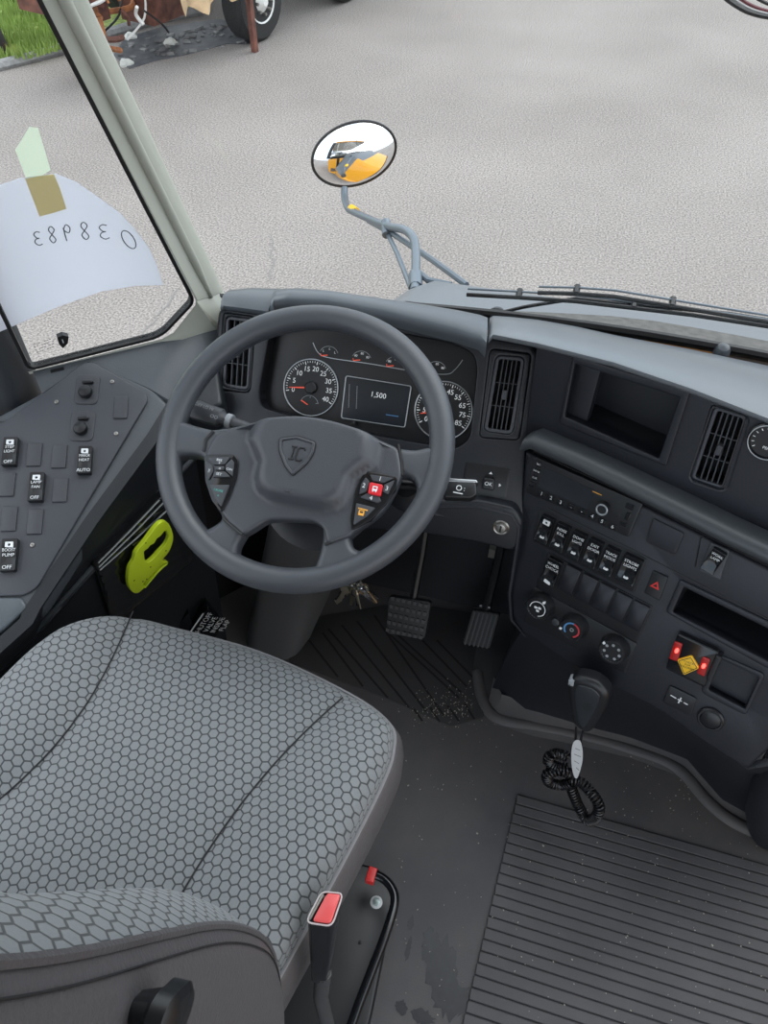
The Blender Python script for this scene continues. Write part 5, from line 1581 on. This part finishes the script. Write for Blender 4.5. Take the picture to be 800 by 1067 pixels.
mk('hood_nose', *loft([nose_t, [p + V((0, .06, -.08)) for p in nose_t], nose_b]), M_yellow, hd, sharp=60)
gr_ = MB()
for k in range(5): gr_.add(box((.12, 2.50, -.42 + .09 * k), 1.0, .03, .03))
gr_.build('grille', M_blk, hd)
# broad yellow band round the matt centre of the hood
for s_ in (0, 1):
    band = [[p + V((0, 0, .003)) for p in (r[:9] if s_ == 0 else r[-9:])] for r in rows[7:]]
    mk('yellow_panel', *loft(band), M_yellow, hd)
band = [[p + V((0, 0, .003)) for p in r[8:-8]] for r in rows[8:]]
mk('yellow_panel', *loft(band), M_yellow, hd)
# cowl strip below the glass
cw = [[V((x, yb(x) + .010, .780)), V((x, yb(x) + .03, .776)), V((x, yb(x) + .05 + .035 * max(0, min(1, (x + .12) / .25)), .768)), V((x, yb(x) + .055 + .035 * max(0, min(1, (x + .12) / .25)), .72))] for x in [PX0 + (PX1 - PX0) * i / 24 for i in range(25)]]
o = mk('cowl_panel', *loft(cw), M_cowl); tag(o, 'weathered cowl strip along the foot of the windshield under the wipers', 'cowl')
# body front and roof cap (they show in the mirror)
fp = [(-.955, -1.9), (-.955, .80), (-.60, 1.20), (-.50, 1.285), (1.0, 1.285), (1.28, .9), (1.28, -1.9)]
fpi = [(-.925, -1.9), (-.925, .79), (-.585, 1.18), (-.49, 1.267), (.99, 1.267), (1.25, .9), (1.25, -1.9)]
vf = loft([[V((x, y, -.60)) for x, y in fp], [V((x, y, .62)) for x, y in fp], [V((x, y, .62)) for x, y in fpi], [V((x, y, -.60)) for x, y in fpi]])
o = mk('wall_outer', *vf, M_yellow, smooth=False); o['kind'] = 'structure'; o.name = 'wall_front_outer'
o = mk('ceiling_outer', *plate(Plane((.15, -.4, 2.05), (1, 0, 0), (0, 1, 0)), rnd([(-1.15, -1.15), (1.15, -1.15), (1.15, 1.18), (-1.15, 1.18)], .3), (), 0, .18, .12, seg=6), M_yellow); o['kind'] = 'structure'

# wipers on the glass
def ws(x, y, d=.02):
    # point of the glass hit by a sight line, lifted outwards by d
    r = ray(x, y); t = .5
    for _ in range(60):
        p = CAM + r * t; f = p.y - (yb(p.x) - RK * (p.z - ZB)) - d
        t -= f / (r.y + RK * r.z)
    return CAM + r * t
def wiper(label, blade, arm, pivot):
    P = [ws(x, y, .016) for x, y in blade]; A_ = [ws(x, y, .032) for x, y in arm]
    t = thing('windshield_wiper', label, 'wiper', tuple(ws(*pivot, .02)), 'wipers at the foot of the windshield')
    mk('blade', *tube(P, .0032, 6, flat=1.2), M_gask, t)
    mk('blade_frame', *tube([p + V((0, .010, .006)) for p in P[0:]], .0020, 6), M_pipe, t)
    mk('arm', *tube(A_, [.0036] * len(A_), 8), M_gloss, t)
    mk('pivot_cap', *lathe(ws(*pivot, .03), V((0, 1, .6)), [(.016, -.01), (.016, .004), (.010, .010)], 18), M_blk, t)
    for f in (1, len(P) // 2):
        mk('yoke', *tube([P[f], P[f] + V((0, .016, .006))], .006, 6), M_blk, t)
wiper('long black wiper lying across the glass from the mirror arm to right edge', [(486, 307), (540, 310), (600, 314), (660, 321), (720, 328), (800, 340), (840, 346)], [(516, 327), (545, 320), (556, 318), (600, 311), (660, 318), (700, 323)], (518, 327))
wiper('second black wiper resting above the first at right of the windshield', [(560, 305), (600, 306), (640, 309), (700, 319), (760, 329), (840, 342)], [(625, 309), (660, 315), (700, 321), (760, 327), (830, 338)], (836, 340))
# sensor dome at glass foot
c = ws(753, 364, -.012)
o = mk('dash_sensor', *lathe(c, V((0, -.2, 1)), [(.014, -.012), (.0135, 0), (.010, .006), (.001, .009)], 20), M_top)
tag(o, 'small round grey sensor dome on dash top against the windshield', 'sensor')

# crossview mirror
Mc = on(369, 161, CAM + CF * 2.3, CF)
t = thing('crossview_mirror', 'round convex mirror on bent grey tube arm beyond the hood', 'mirror', tuple(CAM + ray(435, 303) * 1.72))
mdir = V((.47, -.87, .12)).normalized()
rt3 = V((0, 0, 1)).cross(mdir).normalized(); up3 = mdir.cross(rt3)
rt3, up3 = rt3 * math.cos(R(10)) + up3 * math.sin(R(10)), up3 * math.cos(R(10)) - rt3 * math.sin(R(10))
rx = 45 / 803 * 2.3; 
vs = []; fs = []; SEG, RNG = 48, 12
for i in range(RNG + 1):
    f = i / RNG; ang_ = f * R(62); rr_ = math.sin(ang_) / math.sin(R(62)); dp = (math.cos(ang_) - math.cos(R(62))) / (1 - math.cos(R(62)))
    for j in range(SEG):
        a = 2 * math.pi * j / SEG
        vs.append(Mc + rt3 * (math.cos(a) * rr_ * rx) + up3 * (math.sin(a) * rr_ * rx * .68) + mdir * (dp * .045))
for i in range(RNG):
    for j in range(SEG):
        k = (j + 1) % SEG; fs.append((i * SEG + j, (i + 1) * SEG + j, (i + 1) * SEG + k, i * SEG + k))
mk('mirror_glass', vs, fs, mat('mirror_silver', (.92, .93, .94), .02, metal=1), t)
rim_ = [Mc + rt3 * (math.cos(2 * math.pi * j / SEG) * rx) + up3 * (math.sin(2 * math.pi * j / SEG) * rx * .68) for j in range(SEG)]
mk('mirror_rim', *tube(rim_, .0045, 8, closed=True), M_blk, t)
bk_ = []
for (f, dz) in [(1, 0), (.95, -.02), (.7, -.04), (.3, -.05), (.02, -.052)]:
    bk_.append([Mc + rt3 * (math.cos(2 * math.pi * j / SEG) * rx * f) + up3 * (math.sin(2 * math.pi * j / SEG) * rx * .68 * f) + mdir * dz for j in range(SEG)])
mk('mirror_shell', *loft(bk_, closed=True), M_blk, t)
def dp_(x, y, d): return CAM + ray(x, y) * d
arm = [dp_(359, 196, 2.31), dp_(359, 205, 2.30), dp_(362, 216, 2.26), dp_(371, 222, 2.20), dp_(402, 235, 2.02), dp_(420, 239, 1.93), dp_(430, 247, 1.87), dp_(433, 260, 1.83), dp_(433, 285, 1.76), dp_(432, 303, 1.70)]
mk('main_arm', *tube(spline(arm, 4, closed=False), .0105, 10), M_pipe, t)
mk('brace', *tube([dp_(384, 230, 2.12), dp_(410, 244, 2.00), dp_(452, 272, 1.86), dp_(486, 297, 1.76)], .0075, 8), M_pipe, t)
mk('brace', *tube([dp_(402, 240, 2.04), dp_(414, 265, 1.92), dp_(428, 300, 1.74)], .0065, 8), M_pipe, t)
mk('brace', *tube([dp_(434, 282, 1.78), dp_(446, 292, 1.74), dp_(470, 297, 1.72)], .0075, 8), M_pipe, t)
mk('clamp', *tube([dp_(402, 231, 2.03), dp_(403, 245, 2.01)], .013, 10), M_pipe, t)
mk('clamp', *tube([dp_(433, 286, 1.77), dp_(433, 300, 1.72)], .016, 10), M_pipe, t)
cl = mk('yellow_marker', *tube([dp_(366, 217.5, 2.24), dp_(371, 221, 2.21)], .0125, 10), M_sign, t); cl['label'] = 'yellow band on the arm'

# wires in the top right corner
wb = thing('cable_loop', 'black and red cables sagging across the top right corner of windshield', 'cable', tuple(dp_(790, 10, 1.0)))
for k, (dy, m_, dx) in enumerate([(0, M_gask, 0), (-5, mat('dark_red_wire', (.12, .02, .03), .5), 8), (-9, M_gask, 20), (-2.5, mat('grey_wire', (.3, .3, .3), .5), 4)]):
    P = [dp_(x + dx, y + dy, .96) for x, y in [(640, -330), (690, -120), (735, -22), (752, -5), (765, 5), (780, 13), (800, 18), (830, 20), (860, 12), (890, -10), (960, -120), (1010, -330)]]
    mk('cable', *tube(spline(P, 5, closed=False), .0020 if k else .0026, 6), m_, wb)

# quarter-window paper, tape, writing (fixed to the outside of the glass)
PQo = PQ.up(.0)
side = 1 if (PQ.pt(0, 0, .01) - CAM).length > (PQ.pt(0, 0, 0) - CAM).length else -1
HO = .006 * side
pp = [(-70, 186), (0, 193), (20, 186), (58, 181), (80, 190), (100, 204), (125, 222), (140, 238), (155, 258), (163, 275), (170, 297), (140, 298), (105, 304), (60, 320), (25, 335), (-10, 350), (-70, 330)]
def qp(x, y, h=HO): return PQ.px(x, y, h)
sheet = [qp(x, y) for x, y in pp]
def sflat(pl, poly, h, t, nm, m, parent=None, **k):
    lo_, hi_ = (h, h + t) if t > 0 else (h + t, h)
    return mk(nm, *plate(pl, poly, (), lo_, hi_, 0), m, parent, smooth=False)
ps = sflat(PQ, sheet, HO, .0008 * side, 'paper_sheet', M_paper)
tag(ps, 'curled white paper sheet with reversed handwritten number taped outside the corner window', 'paper')
# handwriting: strokes seen from behind, so they read mirrored
dig = {'0': [[(.5 + .42 * math.cos(t), .5 + .5 * math.sin(t)) for t in [math.pi / 2 + 2 * math.pi * i / 16 for i in range(18)]]],
       '3': [[(.1, .95), (.5, 1.0), (.85, .8), (.6, .55), (.3, .52), (.7, .45), (.9, .2), (.5, 0), (.05, .1)]],
       '8': [[(.75, .9), (.45, 1), (.15, .8), (.5, .52), (.85, .25), (.5, 0), (.15, .2), (.5, .5), (.8, .75), (.72, .92)]],
       '9': [[(.8, .75), (.5, 1), (.15, .8), (.35, .5), (.8, .65), (.82, .8), (.78, .4), (.7, 0)]]}
wr = MB()
# baselines: number runs from right to left in the picture
spots = [('0', 135, 251, 16, 22), ('3', 109, 244, 11, 15), ('8', 89, 243, 10, 18), ('9', 71, 245, 10, 17), ('8', 55, 247, 9, 17), ('3', 40, 251, 9, 14)]
for s, x, y, w_, h_ in spots:
    for stq in dig[s]:
        P = []
        for u0, v0 in stq:
            X = x + w_ / 2 - u0 * w_ + (v0 - .5) * (-3); Y = y + h_ / 2 - v0 * h_
            if s == '0': X = x + (u0 - .5) * -w_ * .9 + (v0 - .5) * -9; Y = y + 1 + (0.5 - v0) * h_ * .85
            P.append(qp(X, Y, 0))
        wr.add(stroke_vf(PQ, [tuple(p) for p in spline(P, 4, closed=False)], .0016, HO - .0006 * side))
wr.build('handwriting', mat('marker_ink', (.05, .055, .07), .6), ps, smooth=False)
t1 = sflat(PQ, [qp(x, y) for x, y in [(16, 157), (31, 133), (40, 134), (47, 158), (53, 178), (43, 184), (27, 186)]], HO + .0012 * side, .0006 * side, 'tape_strip', M_pale)
tag(t1, 'pale green adhesive strip above the brown one on corner window', 'tape', 'tape holding the paper sheet')
t2 = sflat(PQ, [qp(x, y) for x, y in [(26, 186), (41, 183), (56, 181), (62, 195), (69, 217), (56, 221), (41, 225)]], HO - .0010 * side, .0006 * -side, 'tape_strip', M_masking)
tag(t2, 'tan brown masking tape strip crossing the top edge of the paper sheet', 'tape', 'tape holding the paper sheet')
# etched mark on the glass
mk_s = MB().add(plate(PQ, [qp(x, y, 0) for x, y in [(59, 350), (65, 347.5), (71, 349), (70, 356), (65, 361), (61, 357)]], (), -.0045 if side < 0 else -.0045, .0045, 0))
gm = mk_s.build('glass_mark', M_gask, smooth=False); tag(gm, 'small black shield shaped maker mark low on the corner window glass', 'marking')
a, b = qp(65, 354, 0)
ang_q = 0
mk('mark_numeral', *text_vf('1', PQ, a, b + .001, .012, -.0052 if side > 0 else .0050, 0), M_white, gm, smooth=False)
lt = MB()
for k in range(4):
    x0, y0 = 34 + k * .4, 357 + k * 3.0
    x1, y1 = 56, 350 + k * 3.0
    n_ = 8
    for i in range(n_):
        if (i + k) % 4 == 3: continue
        f0, f1 = i / n_, (i + .75) / n_
        lt.add(stroke_vf(PQ, [qp(x0 + (x1 - x0) * f0, y0 + (y1 - y0) * f0, 0), qp(x0 + (x1 - x0) * f1, y0 + (y1 - y0) * f1, 0)], .0010, -.0048 if side > 0 else .0048))
lt.build('mark_print', M_gask, gm, smooth=False)

# ------------------------------------------------------------------ grass, curb, truck
def gz(x, y, z=Z0): return onz(x, y, z)
gl = [gz(-300, 130), gz(0, 72), gz(40, 62), gz(62, 56), gz(95, 44), gz(160, 24), gz(210, 14)]
far = [V((-40, 5, Z0)), V((-40, 40, Z0)), gz(240, -40)]
gv = [(p.x, p.y) for p in gl + far[::-1][:1] + [V((-9, 40, Z0)), V((-40, 40, Z0)), V((-40, 4, Z0))]]
PGr = Plane((0, 0, Z0), (1, 0, 0), (0, 1, 0))
go = mk('grass', *plate(PGr, gv, (), .0, .06, .0), M_grass, smooth=False)
tag(go, 'short green grass verge beyond the curb at upper left', 'grass', kind='stuff')
cbp = [p + V((0, 0, .03)) for p in gl]
ko = mk('curb', *tube(cbp, .07, 8, flat=.7), M_curb); tag(ko, 'low grey curb between the road and grass verge', 'curb')
bl_ = MB()
for i in range(2600):
    x = random.uniform(-8, 70); y = random.uniform(-12, 62)
    if y > 70 - x * .27: continue
    p = gz(x, y, Z0 + .06); h = random.uniform(.05, .11); a = random.uniform(0, 6.3); d = V((math.cos(a), math.sin(a), 0)) * .012
    k = len(bl_.v); bl_.v += [p - d, p + d, p + V((random.uniform(-.03, .03), random.uniform(-.03, .03), h))]; bl_.f.append((k, k + 1, k + 2))
bo2 = bl_.build('grass_blades', mat('grass_tuft', (.24, .34, .08), .8, var=.3, vscale=3), smooth=False); tag(bo2, 'loose green grass blades standing on the verge', 'grass', kind='stuff')
# dark object at far left edge on the grass
rk = mk('rubber_bollard', *lathe(gz(0, 62) , V((0, 0, 1)), [(.10, 0), (.11, .1), (.09, .26), (.05, .30)], 16), M_tyre)
tag(rk, 'dark rounded stump at far left edge of the grass', 'stump')

# truck: chassis standing across the road
W1, W2 = gz(277, 43), gz(366, 2)
ax_ = (W2 - W1); ax_.z = 0; LW = ax_.length; ax_.normalize(); sd_ = V((-ax_.y, ax_.x, 0))
if sd_.y < 0: sd_ = -sd_
tk_ = thing('rusty_truck', 'rusty red truck chassis with tan sheet and white hubbed wheel at upper left', 'truck', tuple(W1))
def wheel_(c, R0=.42, w_=.24):
    C_ = c + V((0, 0, R0)) + sd_ * w_ / 2
    prof = [(R0 * .55, -w_ / 2), (R0 * .9, -w_ / 2), (R0, -w_ * .35), (R0, w_ * .35), (R0 * .9, w_ / 2), (R0 * .55, w_ / 2)]
    o_ = mk('tyre', *lathe(C_, sd_, prof, 36), M_tyre, tk_)
    mk('wheel_disc', *lathe(C_ - sd_ * (w_ / 2), sd_, [(R0 * .56, .02), (R0 * .54, -.01), (R0 * .38, .03), (R0 * .2, -.02), (R0 * .1, -.05)], 28), M_hubw, o_)
    for k in range(8):
        a = 2 * math.pi * k / 8
        mk('wheel_nut', *lathe(C_ - sd_ * (w_ / 2 + .0) + ax_ * math.cos(a) * R0 * .3 + V((0, 0, math.sin(a) * R0 * .3)), -sd_, [(.014, 0), (.014, .04)], 6), M_steel, o_)
wheel_(W1, .34); wheel_(W2, .34); wheel_(W1 + sd_ * 1.7, .34); wheel_(W2 + sd_ * 1.7, .34)
rz = Matrix.Rotation(math.atan2(ax_.y, ax_.x), 3, 'Z')
def tb_(a, s_, z, la, lb_, lz): return box(W1 + ax_ * a + sd_ * s_ + V((0, 0, z)), la, lb_, lz, rz)
mk('frame_rail', *tb_(1.2, .5, .72, 6.0, .10, .22), M_rust, tk_)
mk('frame_rail', *tb_(1.2, 1.3, .72, 6.0, .10, .22), M_rust, tk_)
mk('side_rail', *tb_(.1, -.02, .95, 3.2, .10, .16), M_rust, tk_)
mk('mud_post', *tb_(-.30, -.10, .42, .05, .05, .86), M_rust, tk_)
mk('body_floor', *tb_(1.6, .85, .98, 4.4, 1.9, .12), M_rust, tk_)
# tan sheet hanging in folds
rows = []
for i in range(9):
    z = 1.0 - .50 * i / 8; row = []
    for j in range(15):
        s = -1.15 + .80 * j / 14
        row.append(W1 + ax_ * (s + .05 * math.sin(i * .7)) + sd_ * (-.10 + .035 * math.sin(j * 1.3 + i * .6)) + V((0, 0, z + .05 * math.sin(j * .9) * (i / 8))))
    rows.append(row)
mk('tan_sheet', *loft(rows), M_tan, tk_)
mk('axle', *tube([W1 + V((0, 0, .42)), W1 + sd_ * 1.9 + V((0, 0, .42))], .07, 10), M_rust, tk_)
mk('axle', *tube([W2 + V((0, 0, .42)), W2 + sd_ * 1.9 + V((0, 0, .42))], .07, 10), M_rust, tk_)
for k, (a, s_, z, la, lb_, lz, m_) in enumerate([(-1.65, .7, .62, .28, .3, .28, M_rust2), (-1.85, .8, .70, .20, .4, .25, M_rust), (-1.45, .8, .55, .2, .4, .25, M_rust), (-1.6, .5, .85, .6, .10, .10, M_rust), (-1.6, .6, .40, .14, .2, .2, M_rust2), (-.85, .6, .42, .4, .4, .2, M_rust)]):
    mk('engine_block', *tb_(a, s_, z, la, lb_, lz), m_, tk_)
for k in range(46):
    a = random.uniform(-1.95, -1.2); z = random.uniform(.25, 1.0); p = W1 + ax_ * a + sd_ * random.uniform(.3, .7) + V((0, 0, z))
    q = p + ax_ * random.uniform(-.15, .35) + V((0, 0, random.uniform(-.3, .3))); q.z = max(q.z, Z0 + .12)
    m2 = (p + q) / 2 + sd_ * random.uniform(-.12, .12)
    mk('hose', *tube(spline([p, m2, q], 4, closed=False), random.choice([.010, .016, .024]), 6), random.choice([M_rust, M_rust2, M_blk, M_hubw]), tk_)
mk('head_lamp', *lathe(W1 + ax_ * -1.42 + sd_ * -.16 + V((0, 0, .86)), -sd_, [(.07, -.06), (.08, 0), (.06, .02)], 20), M_hubw, tk_)
# dark mottled patch on the road with scraps
ol = MB().add(plate(PGr, [(p[0], p[1]) for p in [(gz(x, y).x, gz(x, y).y) for x, y in [(118, 58), (130, 40), (170, 28), (230, 20), (262, 34), (262, 46), (235, 46), (215, 52), (190, 58), (160, 64), (135, 72)]]], (), .0005, .004, 0))
oo = ol.build('oil_patch', mat('oily_ground', (.07, .075, .085), .5, var=.5, vscale=9), smooth=False)
tag(oo, 'dark oily patch on the road under the rusty truck', 'stain', kind='stuff')
scr = MB()
for i in range(90):
    x = random.uniform(122, 255); y = 66 - (x - 122) * .17 + random.uniform(-22, 2)
    p = gz(x, y); s = random.uniform(.012, .045)
    scr.add(box(p + V((0, 0, s * .25)), s * 1.6, s, s * .4, Matrix.Rotation(random.uniform(0, 3), 3, 'Z') @ Matrix.Rotation(random.uniform(-.4, .4), 3, 'X')))
so_ = scr.build('debris', mat('scrap_bits', (.22, .22, .22), .7, var=.8, vscale=4), smooth=False)
tag(so_, 'small scraps scattered over the oily patch under the truck', 'debris', kind='stuff')
for i, (x, y) in enumerate([(131, 68), (136, 40), (178, 46)]):
    p = gz(x, y); n = 12
    q = mk('plastic_scrap', *lathe(p, V((0, 0, 1)), [(.055, 0), (.06, .02), (.035, .05), (.01, .055)], 12, fn=lambda t, i=i: 1 + .35 * math.sin(3 * t + i)), mat('white_scrap', (.65, .66, .62), .6))
    tag(q, ['white crumpled scrap at near edge of the oily patch by the pillar', 'pale crumpled scrap between grass and truck engine', 'pale scrap in middle of the oily patch'][i], 'scrap', 'crumpled scraps near the truck')
# cracks in the road
ck = MB()
for pts in ([(118, 380), (145, 352), (163, 330), (187, 300)], [(281, 247), (283, 268), (281, 292)]):
    P = [(gz(x, y).x, gz(x, y).y) for x, y in pts]
    PP_ = [tuple(V(p) + V((random.uniform(-.02, .02), random.uniform(-.02, .02)))) for p in spline(P, 8, closed=False)]
    ck.add(stroke_vf(PGr, PP_, .010, .002))
co_ = ck.build('road_crack', mat('crack_fill', (.22, .21, .20), .9), smooth=False); tag(co_, 'thin dark cracks running across the road surface', 'cracks', kind='stuff')
# trees and a second bus behind the camera side are outside the frame; the sky does the lighting
w = bpy.data.worlds.new('overcast'); SC.world = w; w.use_nodes = True
nt = w.node_tree; bg = nt.nodes['Background']
tc = nt.nodes.new('ShaderNodeTexCoord'); nz = nt.nodes.new('ShaderNodeTexNoise'); nz.inputs['Scale'].default_value = 2.2; nz.inputs['Detail'].default_value = 7
nt.links.new(tc.outputs['Generated'], nz.inputs['Vector'])
rp = nt.nodes.new('ShaderNodeValToRGB'); rp.color_ramp.elements[0].position = .38; rp.color_ramp.elements[1].position = .62
rp.color_ramp.elements[0].color = (.62, .78, .95, 1); rp.color_ramp.elements[1].color = (1.0, 1.0, 1.0, 1)
nt.links.new(nz.outputs['Fac'], rp.inputs['Fac']); nt.links.new(rp.outputs['Color'], bg.inputs['Color'])
bg.inputs['Strength'].default_value = 1.75
sun = bpy.data.lights.new('sun', 'SUN'); sun.energy = 1.3; sun.angle = R(50)
so3 = bpy.data.objects.new('sun', sun); COL.objects.link(so3); so3.rotation_euler = (R(35), R(-12), R(160))

cam = bpy.data.cameras.new('camera'); co = bpy.data.objects.new('camera', cam); COL.objects.link(co)
cam.sensor_fit = 'VERTICAL'; cam.sensor_height = 24; cam.sensor_width = 18; cam.lens = 24 * FPX / 1067; cam.clip_start = .02
co.location = CAM; co.rotation_euler = Matrix((CR, CU, -CF)).transposed().to_euler()
SC.camera = co
SC.view_settings.view_transform = 'Standard'; SC.view_settings.look = 'None'
SC.view_settings.gamma = 1; SC.view_settings.exposure = 0.22; SC.view_settings.use_curve_mapping = False
